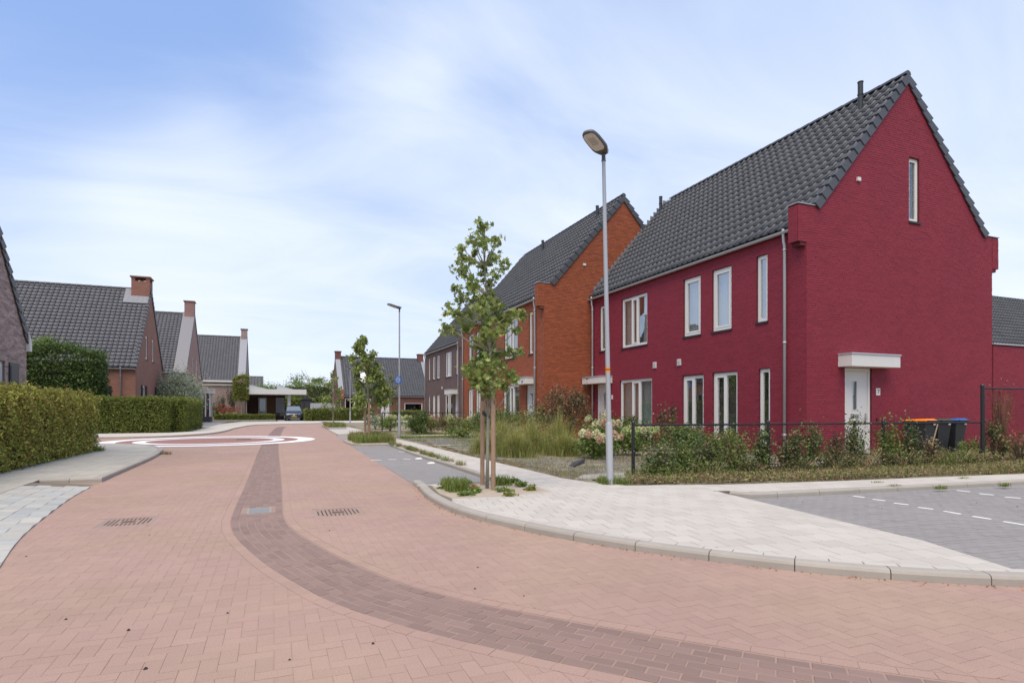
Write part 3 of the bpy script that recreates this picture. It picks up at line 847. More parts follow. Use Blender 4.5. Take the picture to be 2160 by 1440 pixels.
def roof_tiles(roof, fr, L, W2, z_e, slope, ov, w=.30, e=.36, n_parts=300, m=None, u0=0.0, far=False, clip=None):
    """front slope: lower edge at v=-ov; z = z_e + slope*v"""
    al = math.atan(slope); S = (W2 + ov) / math.cos(al); ny = max(1, round(S / e)); e = S / ny; nx = round((L - u0) / w); w = (L - u0) / nx
    V0, F0 = tile_mesh('t', w, e, m); base = np.array(fr(0, 0, 0)); ex = np.array(fr(1, 0, 0)) - base; ev = np.array(fr(0, 1, 0)) - base
    ey = ev * math.cos(al) + np.array([0, 0, math.sin(al)]); ez = -ev * math.sin(al) + np.array([0, 0, math.cos(al)])
    Rm = np.stack([ex, ey, ez], 1); org = []
    for j in range(ny):
        for i in range(nx):
            o = np.array(fr(u0 + i * w, -ov, z_e - slope * ov)) + ey * (j * e) + ez * .03
            if clip and not clip(o): continue
            org.append(o)
    org = np.array(org); D = np.linalg.norm(org - np.array([0, 0, EYE]), axis=1); idx = np.argsort(D)
    Mx = Matrix(Rm.tolist()).to_4x4(); me = None; rest = []
    for c, i in enumerate(idx):
        if c < n_parts:
            if me is None:
                me = bpy.data.meshes.new('roof_tile'); me.from_pydata([tuple(v) for v in V0], [], F0); me.materials.append(m or M_TILE_R)
                me.polygons.foreach_set('use_smooth', [k % 2 == 0 for k in range(len(F0))])
            o = bpy.data.objects.new('roof_tile', me)
            o.matrix_local = Matrix.Translation(org[i]) @ Mx @ Euler((R.uniform(-.006, .006), 0, R.uniform(-.006, .006))).to_matrix().to_4x4(); COL.objects.link(o); o.parent = roof
        else: rest.append(i)
    if rest:
        Pw = V0 @ Rm.T; n = len(V0); V = (Pw[None] + org[rest][:, None, :] + rng.uniform(-.002, .002, (len(rest), 1, 3))).reshape(-1, 3)
        F = (np.array(F0)[None] + (np.arange(len(rest)) * n)[:, None, None]).reshape(-1, 4)
        o = obj_np('roof_tiles', V, F, m or M_TILE_R, roof, 'stuff')
        o.data.polygons.foreach_set('use_smooth', np.tile(np.arange(len(F0)) % 2 == 0, len(rest)))
    return e


def shared_part(name, me, locs_rots, parent):
    for M4 in locs_rots:
        o = bpy.data.objects.new(name, me); o.matrix_local = M4; COL.objects.link(o); o.parent = parent


def gabled_house(name, label, cat, O, U, V, L, W, z_e, slope, wallm, group=None, ov=.28, tile=None, tw=.30, te=.36, n_tiles=300,
                 front_holes=(), gable_holes=(), bricks=None, shoulder=False, verge=True, gutter=True, clip=None, gable_raise=0.0, reveal=.13, verge_n=None, far=False):
    fr = Fr(O, U, V); QF = lambda a, d, z: fr(a, d, z); QG = lambda a, d, z: fr(d, a, z)
    cx, cy, _ = fr(L / 2, W / 2, 0); root = empty(name, (cx, cy, 0), label, cat, group)
    z_r = z_e + slope * W / 2; top_f = [(0, z_e - .06), (L, z_e - .06)]
    gr = gable_raise
    top_g = [(0, z_e - .06 + gr), (W / 2, z_r - .06 + gr), (W, z_e - .06 + gr)]
    if shoulder: s = .33; top_g = [(-.30, z_e + slope * s), (s, z_e + slope * s), (W / 2, z_r - .04), (W - s, z_e + slope * s), (W + .30, z_e + slope * s)]
    mb = MB(); wall_sheet(mb, QF, 0, L, top_f, front_holes, 0, reveal)
    if shoulder: tg = [(0, z_e + slope * .33)] + top_g[1:4] + [(W, z_e + slope * .33)]
    else: tg = top_g
    wall_sheet(mb, QG, 0, W, tg, gable_holes, 0, reveal)
    back = [(0, 0), (0, z_e - .06), (W / 2, z_r - .06), (W, z_e - .06), (W, 0)]
    mb.add([fr(L, v, z) for v, z in back], [tuple(range(5))]); mb.add([fr(0, W, 0), fr(L, W, 0), fr(L, W, z_e - .06), fr(0, W, z_e - .06)], [(0, 1, 2, 3)])
    wall = mb.build('wall', wallm, root)
    if bricks:
        bm, nf, ng = bricks[:3]
        if nf is not None: lay_wall_bricks(wall, QF, brick_list(0, L, top_f, front_holes, .0), bm, nf)
        if ng is not None: lay_wall_bricks(wall, QG, brick_list(0, W, tg, gable_holes, .0), bm, ng)
    if shoulder:
        for sgn, v0 in ((-1, 0.0), (1, W)):
            m = MB(); a, b = sorted((v0, v0 + sgn * .30)); zt = z_e + slope * .33; g0 = .001
            m.box((-.008, a, z_e - .60), (.30, b, zt), fr)
            a2, b2 = sorted((v0, v0 + sgn * .20)); m.box((.0, a2, z_e - .70), (.28, b2, z_e - .60), fr)
            sh = m.build('shoulder', wallm, root)
            if bricks:
                zc = np.arange(z_e - .60, zt - .0626, .0625); lst = []
                for kk, z in enumerate(zc):
                    for x0, x1 in (((a, a + .22), (a + .22, b)) if kk % 2 else ((a, a + .11), (a + .11, b))): lst.append((x0, x1, z, z + .0625, False))
                lay_wall_bricks(sh, lambda q, d, z: fr(d - .009, q, z), lst, bm, 0)
                lst = [(x0, x1, z, z + .0625, False) for kk, z in enumerate(zc) for x0, x1 in (((0, .2), (.2, .30)) if kk % 2 else ((0, .1), (.1, .30)))]
                lay_wall_bricks(sh, lambda q, d, z: fr(q, v0 + sgn * (.30 - d), z) if sgn > 0 else fr(q, v0 - .30 + d, z), lst, bm, 0)
            m = MB(); s0, s1 = sorted((v0 + sgn * .33, v0 - sgn * .33)); m.box((-.035, s0, zt + .002), (.33, s1, zt + .022), fr); m.build('shoulder_cap', M_ZINC, sh)
    # roof body
    al = math.atan(slope); t = .10; mb = MB(); u0 = .02 if (shoulder or gr) else -.06
    pr = [(-ov, z_e - slope * ov - .02), (W / 2, z_r - .02), (W + ov, z_e - slope * ov - .02), (W + ov, z_e - slope * ov - t), (W / 2, z_r - t - .02), (-ov, z_e - slope * ov - t)]
    mb.loft([[fr(u0, v, z) for v, z in pr], [fr(L, v, z) for v, z in pr]])
    roof = mb.build('roof', tile or M_TILE_R, root)
    roof_tiles(roof, fr, L, W / 2, z_e, slope, ov, tw, te, n_tiles, tile, u0=(.02 if verge else .05) + (.35 if gr else 0), clip=clip)
    # ridge tiles
    rl = .42 if not far else .6; n = int(L / rl); prof = [(math.cos(k * math.pi / 6), math.sin(k * math.pi / 6)) for k in range(7)]; m = MB(); r0 = .105
    U3 = Vector((*U, 0)); V3 = Vector((*V, 0)); rot = Matrix((( U3.x, V3.x, 0), (U3.y, V3.y, 0), (0, 0, 1))).to_4x4()
    m.loft([[(0, c * (r0 + .012), s_ * (r0 + .012) - .03) for c, s_ in prof], [(rl * 1.06, c * r0, s_ * r0 - .03) for c, s_ in prof]], closed=False)
    m.add([(0, c * (r0 + .012), s_ * (r0 + .012) - .03) for c, s_ in prof], [tuple(range(7))])
    me = m.mesh('ridge_tile'); me.materials.append(M_VERGE)
    shared_part('ridge_tile', me, [Matrix.Translation(fr(-.04 + k * rl, W / 2, z_r + .075)) @ rot for k in range(n)], roof)
    # verge tiles
    if verge:
        Sl = (W / 2 - (.33 if shoulder else -ov)) / math.cos(al); k = verge_n or max(6, round(Sl / .375)); e = Sl / k
        for sgn in (1, -1):
            m = MB(); hw = .15
            # x along u, y up the slope, z normal ; outer flap at u<0
            m.add([(-.075, 0, .115), (hw, 0, .12), (hw, e * 1.1, .05), (-.050, e * 1.1, .045), (-.075, 0, -.12), (-.050, e * 1.1, -.15), (hw, 0, .03), (-.03, 0, .03), (-.03, 0, -.12), (-.03, e * 1.1, -.15)],
                  [(0, 1, 2, 3), (0, 3, 5, 4), (0, 7, 6, 1), (0, 4, 8, 7), (4, 5, 9, 8)])
            me = m.mesh('verge_tile'); me.materials.append(M_VERGE); Ms = []
            ev = V3 * sgn; ey = ev * math.cos(al) + Vector((0, 0, math.sin(al))); ez = -ev * math.sin(al) + Vector((0, 0, math.cos(al)))
            RM = Matrix(((U3.x, ey.x, ez.x), (U3.y, ey.y, ez.y), (U3.z, ey.z, ez.z))).to_4x4()
            v0 = .33 if shoulder else -ov; b0 = Vector(fr(0, v0 if sgn > 0 else W - v0, z_e + slope * v0))
            for j in range(k): Ms.append(Matrix.Translation(b0 + ey * (j * e)) @ RM)
            shared_part('verge_tile', me, Ms, roof)
    if gutter:
        m = MB(); gz = z_e - slope * ov - .02; rr = .068; prof = [(-ov - .045 + rr * math.cos(math.pi + k * math.pi / 8), gz - .035 + rr * math.sin(math.pi + k * math.pi / 8)) for k in range(9)]
        inn = [(-ov - .045 + (rr - .01) * math.cos(math.pi + k * math.pi / 8), gz - .034 + (rr - .01) * math.sin(math.pi + k * math.pi / 8)) for k in range(9)][::-1]
        ring = prof + inn; ua = .30 if shoulder else 0.0
        m.loft([[fr(ua, v, z) for v, z in ring], [fr(L, v, z) for v, z in ring]]); m.build('gutter', M_ZINC, root, smooth=False)
        m = MB(); m.box((ua, -ov + .02, gz - .10), (L, -.0, gz - .075), fr); m.build('soffit', wallm if shoulder else M_WHITE, root)
    return root, fr, QF, QG, wall, roof


def downpipe(root, fr, u, z_top, ov, z0=0.0, rad=.04, m=None):
    mb = MB(); mb.tube([fr(u, -ov - .04, z_top), fr(u, -ov - .04, z_top - .10), fr(u, -.12, z_top - .34), fr(u, -.09, z_top - .45), fr(u, -.09, z0)], rad, 10)
    p = mb.build('downpipe', m or M_ZINC, root, smooth=True)
    for k in range(3):
        z = z0 + .6 + k * (z_top - z0 - 1.2) / 2; mb = MB(); c = fr(u, -.09, z); mb.tube([c, (c[0], c[1], c[2] + .06)], rad + .008, 10); mb.build('pipe_socket', m or M_ZINC, p, smooth=True)


def flue(root, x, y, z, hgt=.62, r=.075):
    mb = MB(); mb.tube([(x, y, z - .15), (x, y, z + hgt)], r, 14); f = mb.build('flue_pipe', mat('black_flue', (.035, .037, .04), .5), root, smooth=False); auto_smooth(f)
    mb = MB(); mb.tube([(x, y, z + hgt * .5), (x, y, z + hgt * .5 + .03)], r + .012, 14); mb.tube([(x, y, z + hgt), (x, y, z + hgt + .03)], r + .01, 14); mb.build('flue_collar', mat('black_flue', (.035, .037, .04)), f)
    return f


RED = (.250, .028, .046)
M_RED = mat('crimson_painted_brick', RED, .72, rand=.16, noise=.14, nscale=.9, fine=.12, fscale=40, bump=.6, bscale=70, spec=.35)
M_REDW = mat('crimson_painted_mortar', (.115, .013, .022), .9, noise=.1, nscale=1.2)  # same paint as the bricks; joint shade and some weathering darkened into the colour
ORG = (.34, .092, .036)
M_ORG = mat('orange_brick', ORG, .85, rand=.26, noise=.10, nscale=1.0, fine=.1, fscale=60, bump=.5, bscale=70, col2=(.27, .072, .032), hue=1.4)
M_ORGW = mat('orange_mortar', (.15, .062, .038), .9, noise=.1)
W_, EZ, SL_ = 7.87, 6.33, 1.165


def on_facade(name, lst): return [tuple(x) for x in lst]


def terrace(name, label, O, L, mortar, bricks, fh, gh, group, n_tiles, clip=None, **k):
    return gabled_house(name, label, 'house', O, (0, 1), (1, 0), L, W_, EZ, SL_, mortar, group, ov=.10, tw=.27, front_holes=[h[:4] for h in fh], gable_holes=[h[:4] for h in gh],
                        bricks=bricks, shoulder=True, n_tiles=n_tiles, clip=clip, **k)


# --- crimson house, number 7
Y0 = 11.45
cr_f = [(21.60 - Y0, 22.02 - Y0, 3.82, 5.73, 'fixed', 0), (18.55 - Y0, 20.30 - Y0, 3.78, 5.73, 'triple', .30), (15.57 - Y0, 16.44 - Y0, 3.80, 5.74, 'single', .5), (14.17 - Y0, 15.02 - Y0, 3.80, 5.74, 'single', .5),
        (12.75 - Y0, 13.16 - Y0, 3.84, 5.74, 'fixed', .5), (18.25 - Y0, 20.43 - Y0, .30, 2.50, 'triple', .46), (15.43 - Y0, 16.50 - Y0, .30, 2.46, 'double', 0), (13.92 - Y0, 15.00 - Y0, .10, 2.48, 'double', 0),
        (12.66 - Y0, 13.07 - Y0, .30, 2.49, 'fixed', 0), (21.28 - Y0, 22.25 - Y0, .12, 2.40, 'door', 0)]
cr_g = [(16.99 - 12.98, 17.43 - 12.98, 6.76, 8.60, 'fixed', 0), (14.40 - 12.98, 15.44 - 12.98, .10, 2.47, 'door', 0)]
red, fr, QF, QG, wall, roof = terrace('terraced_house', 'tall crimson painted brick house with number 7 beside its white side door', (12.98, Y0), 22.73 - Y0, M_REDW, (M_RED, 300, 300), cr_f, cr_g, 'terraced houses along the right of the street', 300)


def fill(root, Q, holes, far=False):
    for h in holes:
        if h[4] == 'door': front_door(root, Q, h[:4])
        else: window(root, Q, h[:4], h[4], curtains=h[5], far=far)


fill(red, QF, cr_f); fill(red, QG, cr_g)
canopy(red, QG, 14.14 - 12.98, 16.02 - 12.98, 2.48, 2.80, .42); canopy(red, QF, 21.0 - Y0, 22.68 - Y0, 2.42, 2.69, .5)
downpipe(red, fr, .62, EZ - .10, .10); downpipe(red, fr, 11.05, EZ - .10, .10)
flue(red, 16.45, 12.55, 10.45, .75); flue(red, 16.40, 23.0 - .6, 10.40, .62)
for u, z in ((18.05 - Y0, 2.84), (16.65 - Y0, 2.84)):
    m = MB(); m.box((u - .09, -.05, z), (u + .09, -.008, z + .22), QF); v = m.build('vent_cover', M_WHITE, red); m = MB()
    for k in range(4): m.box((u - .065, -.058, z + .03 + k * .045), (u + .065, -.0505, z + .05 + k * .045), QF)
    m.build('vent_slat', mat('vent_grey', (.4, .4, .38)), v)
m = MB(); m.box((14.84 - 12.98, -.06, 7.60), (14.96 - 12.98, -.008, 7.70), QG); m.build('bird_box', M_WHITE, red)
m = MB(); m.box((15.61 - 12.98, -.022, 1.72), (15.77 - 12.98, -.008, 1.92), QG); pl = m.build('number_plate', M_WHITE, red)
m = MB(); S7 = [(.035, .145), (.125, .145), (.125, .128), (.082, .045), (.062, .045), (.103, .128), (.035, .128)]
m.prism(S7, -.026, -.0225, lambda x, y, z: QG(15.61 - 12.98 + x, z, 1.74 + y)); m.build('digit', M_DARK, pl)
m = MB(); m.box((15.62 - 12.98, -.03, 1.02), (15.68 - 12.98, -.008, 1.09), QG); m.build('door_bell', M_DARK, red)
m = MB(); m.box((20.97 - Y0 - .02, -.03, 1.75), (20.97 - Y0 + .08, -.008, 1.92), QF); m.build('number_plate', M_WHITE, red)
# low annex wall continuing to the right
an = empty('garden_wall', (24, 11.5, 0), 'low crimson brick wall running on to the right from the crimson house', 'wall')
m = MB(); m.box((20.86, 11.43, 0), (40, 11.68, 3.36)); aw = m.build('wall', M_REDW, an)
lay_wall_bricks(aw, lambda a, d, z: (a, 11.43 + d, z), brick_list(20.87, 28, [(20.87, 3.36), (28, 3.36)], [], 0.0), M_RED, 0)
m = MB(); m.box((20.84, 11.38, 3.362), (40, 11.72, 3.40)); m.build('wall_cap', M_ZINC, an)
# lead steps where the crimson roof meets the orange gable
stp = MB()
for k in range(22):
    v = .1 + k * .175; z = EZ + SL_ * v; stp.box((11.28 - .018, v, z + .02), (11.28 - .004, v + .19, z + .30), fr)
stp.build('lead_flashing', M_LEAD, red)

# --- orange house
Y1 = 22.745
o_f = [(23.95 - Y1, 24.36 - Y1, 3.82, 5.70, 'fixed', 0), (25.70 - Y1, 27.45 - Y1, 3.82, 5.70, 'triple', .2), (31.05 - Y1, 31.9 - Y1, 3.80, 5.70, 'single', 0), (32.35 - Y1, 33.25 - Y1, 3.80, 5.70, 'single', 0),
       (32.34 - Y1, 33.33 - Y1, .30, 2.50, 'double', 0), (30.9 - Y1, 31.92 - Y1, .30, 2.48, 'double', 0), (25.5 - Y1, 27.57 - Y1, .3, 2.50, 'triple', .2), (23.70 - Y1, 24.64 - Y1, .12, 2.42, 'door', 0), (29.0 - Y1, 29.95 - Y1, .12, 2.42, 'door', 0)]
org, fr2, QF2, QG2, wall2, roof2 = terrace('terraced_house', 'orange brick house with steep dark roof between the crimson and the brown house', (10.69, Y1), 11.72, M_ORGW, (M_ORG, 0, 0), o_f, [], 'terraced houses along the right of the street', 300)
fill(org, QF2, o_f)
canopy(org, QF2, 23.64 - Y1, 25.3 - Y1, 2.45, 2.73, .5); canopy(org, QF2, 29.0 - Y1, 30.6 - Y1, 2.45, 2.73, .5)
downpipe(org, fr2, .80, EZ - .10, .10); downpipe(org, fr2, 11.45, EZ - .10, .10)
flue(org, 13.98, 23.95, 10.16, .62); flue(org, 13.95, 29.9, 10.13, .62)
for x, z in ((12.55, 7.62), (14.35, 7.6)):
    m = MB(); m.box((x - 10.69, -.06, z), (x - 10.69 + .13, -.008, z + .10), QG2); m.build('bird_box', M_WHITE, org)
# --- brown house
BRM = brick_mat('brown_brick', (.150, .092, .078), (.115, .072, .066), (.10, .075, .066), bump=.5)
Y2 = 40.15
b_f = [(49.86 - Y2, 50.31 - Y2, 3.85, 5.74, 'fixed', 0), (48.1 - Y2, 48.86 - Y2, 3.85, 5.74, 'fixed', 0), (46.67 - Y2, 47.45 - Y2, 3.85, 5.74, 'fixed', 0), (43.2 - Y2, 44.8 - Y2, 3.85, 5.74, 'triple', .1), (41.55 - Y2, 41.95 - Y2, 3.9, 5.74, 'fixed', 0),
       (49.86 - Y2, 50.31 - Y2, .3, 2.5, 'fixed', 0), (48.05 - Y2, 48.9 - Y2, .3, 2.5, 'double', 0), (46.6 - Y2, 47.5 - Y2, .3, 2.5, 'double', 0), (42.95 - Y2, 44.95 - Y2, .3, 2.52, 'triple', .15), (41.25 - Y2, 42.2 - Y2, .12, 2.42, 'door', 0)]
brn, fr3, QF3, QG3, wall3, roof3 = terrace('terraced_house', 'dark brown brick house beyond the orange house', (12.5, Y2), 11.3, BRM, None, b_f, [], 'terraced houses along the right of the street', 0)
fill(brn, QF3, b_f, True)
canopy(brn, QF3, 41.2 - Y2, 43.0 - Y2, 2.45, 2.78, .6); downpipe(brn, fr3, 1.0, EZ - .1, .1); downpipe(brn, fr3, 11.1, EZ - .1, .1)
m = MB(); m.box((45.7 - Y2, -.05, 2.95), (45.85 - Y2, -.004, 3.15), QF3); m.build('vent_cover', M_WHITE, brn)

# --- left-hand houses (ridge away from the street, gable to it)
AM = mat('taupe_brick', (.46, .36, .315), .85, rand=.35, noise=.12, nscale=1.5, fine=.12, fscale=60, bump=.5, bscale=70, col2=(.29, .215, .19), hue=1.2)
AW = mat('taupe_mortar', (.20, .16, .14), .9)
a_g = [(19.42 - 12.0, 20.62 - 12.0, .95, 2.66, 'double', .2)]
ha, fa_, QFa, QGa, wa, ra = gabled_house('corner_house', 'taupe brick house at the left edge with a black shutter', 'house', (-7, 12.0), (-1, 0), (0, 1), 10, 10.16, 3.50, 1.35, AW,
                                         gable_holes=[h[:4] for h in a_g], bricks=(AM, None, 0), n_tiles=0, ov=.10, tile=M_TILE_G)
fill(ha, QGa, a_g)
def shutter(root, Q, a, b, c, d):
    m = MB(); m.box((a, -.045, c), (b, -.012, d), Q); s = m.build('shutter', M_BLACKP, root)
    m = MB()
    for p, q in ((a + .06, (c + d) / 2 - .03), ): 
        m.box((a + .06, -.055, c + .08), (b - .06, -.0455, (c + d) / 2 - .04), Q); m.box((a + .06, -.055, (c + d) / 2 + .04), (b - .06, -.0455, d - .08), Q)
    m.build('shutter_panel', M_BLACKP, s)
shutter(ha, QGa, 20.85 - 12, 21.50 - 12, .95, 2.66); shutter(ha, QGa, 18.6 - 12, 19.25 - 12, .95, 2.66)
m = MB(); al = math.atan(1.35)
for s_ in (1,):
    P = [(10.16 + .12, 3.50 - .30), (10.16 + .12, 3.50 - .12), (5.08, 3.5 + 1.35 * 5.08 + .04), (5.08, 3.5 + 1.35 * 5.08 - .20)]
    m.prism(P, -.06, -.02, lambda v, z, d: fa_(d, v, z))
m.build('barge_board', mat('brown_brick_edge', (.22, .15, .13)), ha)
m = MB(); m.prism([(10.16 - .02, 3.1), (10.16 + .16, 3.1), (10.16 + .16, 3.34), (10.16 - .02, 3.62)], -.10, .0, lambda v, z, d: fa_(d, v, z)); m.build('eaves_box', M_WHITE, ha)

BM = brick_mat('red_brown_brick', (.30, .13, .088), (.24, .105, .072), (.22, .14, .105), bump=.4)
b_g = [(47.0 - 43.87, 47.75 - 43.87, 4.77, 6.4, 'single', 0), (49.35 - 43.87, 50.1 - 43.87, 4.77, 6.4, 'single', 0), (46.0 - 43.87, 46.9 - 43.87, .9, 2.95, 'single', 0), (50.9 - 43.87, 51.8 - 43.87, .9, 2.95, 'single', 0)]
b_fr = [(1.9, 3.0, .9, 2.8, 'double', 0), (5, 6.2, .9, 2.8, 'double', 0)]
hb, fb_, QFb, QGb, wb, rb = gabled_house('detached_house', 'red brick house with a large brick chimney behind the clipped hedge', 'house', (-8.2, 43.87), (-1, 0), (0, 1), 16, 10.1, 4.12, 1.13, BM, 'gabled houses on the left of the street',
                                         gable_holes=[h[:4] for h in b_g], front_holes=[h[:4] for h in b_fr], n_tiles=300, tile=M_TILE_G, tw=.29, te=.33, ov=.12, verge=True, gable_raise=0.0, far=True)
fill(hb, QGb, b_g, True); fill(hb, QFb, b_fr, True)
for q in ((45.5, 45.95), (46.95, 47.4), (50.4, 50.85), (51.85, 52.3)): shutter(hb, QGb, q[0] - 43.87, q[1] - 43.87, .9, 2.95)
shutter(hb, QFb, 1.3, 1.85, .9, 2.8); shutter(hb, QFb, 3.05, 3.6, .9, 2.8)
downpipe(hb, fb_, .8, 4.0, .12, m=mat('grey_pvc', (.22, .23, .24), .5))


def chimney(root, x0, x1, y0, y1, z0, z1, m_, lead=True, hollow=True):
    mb = MB(); mb.box((x0, y0, z0), (x1, y1, z1 - (.34 if hollow else .04))); c = mb.build('chimney', m_, root)
    if hollow:
        zt = z1 - .34; mb = MB()
        for a, b in ((x0, y0), (x1 - .22, y0), (x0, y1 - .22), (x1 - .22, y1 - .22)): mb.box((a, b, zt), (a + .22, b + .22, z1 - .09))
        mb.build('cap_pier', m_, c)
        mb = MB(); mb.tube([((x0 + x1) / 2, (y0 + y1) / 2, zt), ((x0 + x1) / 2, (y0 + y1) / 2, zt + .16)], .11, 10); mb.build('chimney_pot', mat('clay_pot', (.3, .16, .1)), c)
    mb = MB(); mb.box((x0 - .08, y0 - .08, z1 - .088), (x1 + .08, y1 + .08, z1)); mb.build('chimney_cap', mat('cap_brick', (.27, .13, .09)), c)
    return c


chimney(hb, -9.3, -8.19, 48.35, 49.5, 9.0, 10.72, BM)
m = MB(); sl_ = 1.13
for (u0, u1, v0, v1) in ((-.02, 1.5, 3.95, 4.45),):
    m.add([fb_(u0 + .03, v0, 4.12 + sl_ * v0 + .17), fb_(u1, v0, 4.12 + sl_ * v0 + .17), fb_(u1, v1, 4.12 + sl_ * v1 + .17), fb_(u0 + .03, v1, 4.12 + sl_ * v1 + .17)], [(0, 1, 2, 3)])
    m.add([fb_(1.12, v1, 4.12 + sl_ * v1 + .17), fb_(1.5, v1, 4.12 + sl_ * v1 + .17), fb_(1.5, 5.0, 4.12 + sl_ * 5.0 + .17), fb_(1.12, 5.0, 4.12 + sl_ * 5.0 + .17)], [(0, 1, 2, 3)])
m.build('lead_flashing', M_LEAD, hb)


def white_verge(root, fr_, W, z_e, slope, m_=None, both=False, wid=.9, ov=.12):
    """broad zinc-capped parapet strip along the gable edge of the front slope"""
    for sgn in (1, -1):
        mb = MB(); f = (lambda v: v) if sgn > 0 else (lambda v: W - v); k = .16
        V = []
        for u in (-.05, wid):
            for v in (-ov, W / 2):
                for dz in (.02, k + .05): V.append(fr_(u, f(v), z_e + slope * v + dz))
        mb.add(V, [(0, 2, 3, 1), (4, 5, 7, 6), (1, 3, 7, 5), (0, 1, 5, 4), (2, 6, 7, 3), (0, 4, 6, 2)])
        mb.build('parapet_capping', m_ or mat('pale_zinc', (.26, .27, .29), .5, metal=.2, noise=.06), root)


CM = brick_mat('plum_brick', (.33, .19, .155), (.27, .155, .13), (.26, .18, .155), bump=.4)
c_g = [(59.6 - 55, 60.4 - 55, 4.3, 6.0, 'single', 0), (62.3 - 55, 63.1 - 55, 4.3, 6.0, 'single', 0)]
hc, fc_, QFc, QGc, wc, rc = gabled_house('detached_house', 'plum brick house with zinc strip, second gable from the left', 'house', (-6.75, 55.0), (-1, 0), (0, 1), 12, 11.6, 4.3, .98, CM, 'gabled houses on the left of the street',
                                         gable_holes=[h[:4] for h in c_g], n_tiles=0, tile=M_TILE_G, tw=.29, te=.34, ov=.12, verge=False, far=True)
fill(hc, QGc, c_g, True); white_verge(hc, fc_, 11.6, 4.3, .98, mat('dull_zinc', (.19, .19, .20), .55, metal=.2)); chimney(hc, -7.5, -6.74, 60.3, 61.3, 9.2, 11.15, CM, hollow=False)
bay = empty('bay_porch', (-6.2, 65.3, 0), 'white glazed porch on dark plinth beside the plum brick house', 'porch')
m = MB(); m.box((-6.7, 64.4, 0), (-5.75, 66.3, .62)); m.build('plinth', mat('plinth_black', (.05, .05, .055), .6), bay)
m = MB(); m.box((-6.75, 64.2, 2.9), (-5.5, 66.5, 3.22)); m.box((-6.75, 64.12, 3.22), (-5.42, 66.58, 3.30)); m.build('porch_roof', M_WHITE, bay)
for x, y in ((-6.62, 64.42), (-6.25, 64.42), (-5.87, 64.42), (-5.87, 65.3), (-5.87, 66.18)): m = MB(); m.box((x, y, .62), (x + .11, y + .11, 2.9)); m.build('mullion', M_WHITE, bay)
m = MB(); m.box((-6.6, 64.47, .63), (-5.82, 64.49, 2.89)); m.box((-5.82, 64.5, .63), (-5.80, 66.2, 2.89)); m.build('pane', GLASSF, bay)

DM = brick_mat('mauve_brown_brick', (.36, .27, .23), (.29, .21, .18), (.29, .23, .20), bump=.4)
d_f = [(4.6, 5.2, .9, 2.3, 'single', 0)]
d_g = [(4.3, 5.0, 4.4, 6.1, 'single', 0), (7.6, 8.3, 4.4, 6.1, 'single', 0)]
hd, fd_, QFd, QGd, wd, rd = gabled_house('detached_house', 'mauve brick house with pale zinc edge and small chimney, beside the carport', 'house', (-3.1, 74.0), (-1, 0), (0, 1), 13, 12.2, 4.72, .90, DM, 'gabled houses on the left of the street',
                                         gable_holes=[h[:4] for h in d_g], front_holes=[h[:4] for h in d_f], n_tiles=0, tile=M_TILE_G, tw=.30, te=.36, ov=.12, verge=False, gutter=False, far=True)
fill(hd, QFd, d_f, True); fill(hd, QGd, d_g, True); white_verge(hd, fd_, 12.2, 4.72, .90, wid=.75); chimney(hd, -3.75, -3.08, 79.6, 80.6, 9.8, 11.25, DM, hollow=False)
m = MB(); m.box((0, -.3, 4.40), (13, 0.0, 4.62), fd_); m.build('fascia', M_WHITE, hd); m = MB(); m.box((0, -.12, 4.0), (13, -.001, 4.22), fd_); m.build('fascia_board', mat('cream_stone', (.62, .55, .45)), hd)
m = MB(); m.box((-.05, -.35, 0), (1.0, -.001, 4.95), fd_); m.build('gable_pier', DM, hd)

# carport and rear extension
cp = empty('carport', (.3, 75, 0), 'flat white roofed carport attached to the mauve house', 'carport')
m = MB(); m.box((-3.05, 71.5, 3.02), (3.45, 78, 3.60)); m.build('carport_roof', M_WHITE, cp)
m = MB(); m.box((-3.0, 77.0, 0), (1.3, 77.3, 3.0)); m.build('back_wall', mat('dark_brown_wall', (.10, .06, .05), .9), cp)
m = MB(); m.box((-.75, 76.9, .3), (.15, 76.99, 2.75)); m.build('brick_panel', brick_mat('mid_brown_brick', (.23, .12, .07), (.18, .09, .055), (.15, .1, .07)), cp)
for x in (1.45,): m = MB(); m.box((x, 72.2, 0), (x + .32, 72.5, 3.02)); m.build('post', M_WHITE, cp)
m = MB(); m.box((-1.75, 76.8, .1), (-.8, 76.9, 2.75)); dd = m.build('door', mat('cream_door', (.60, .57, .50), .5), cp); m = MB(); m.box((-1.6, 76.76, 1.0), (-.95, 76.795, 2.6)); m.build('pane', GLASSF, dd)
m = MB(); m.box((.2, 76.8, .9), (1.2, 76.9, 2.75)); dd = m.build('window', mat('cream_door', (.6, .57, .5)), cp); m = MB(); m.box((.3, 76.76, 1.0), (1.1, 76.795, 2.6)); m.build('blind', mat('pale_blue_blind', (.46, .52, .62)), dd)
m = MB(); m.prism([(-3.0, 3.6), (-.4, 3.62), (-2.4, 4.1), (-3.0, 4.2)], 74, 77, lambda x, z, y: (x, y, z)); m.build('roof_light', M_ZINC, cp)
m = MB(); m.prism([(.3, 3.6), (2.4, 3.62), (.35, 4.15)], 74, 77, lambda x, z, y: (x, y, z)); m.build('roof_light', M_ZINC, cp)
bench = empty('garden_bench', (.6, 76.3, .09), 'low bench with cushions under the carport', 'bench')
m = MB(); m.box((-.7, -.25, 0), (.7, .25, .42)); m.build('seat', mat('bench_brown', (.09, .06, .05)), bench, local=True)
for x, c in ((-.35, (.16, .13, .14)), (.3, (.42, .34, .24))): m = MB(); m.box((x - .28, -.15, .42), (x + .28, .1, .82)); bevel(m.build('cushion', mat('cushion_%d' % int(c[0] * 100), c), bench, local=True), .06)

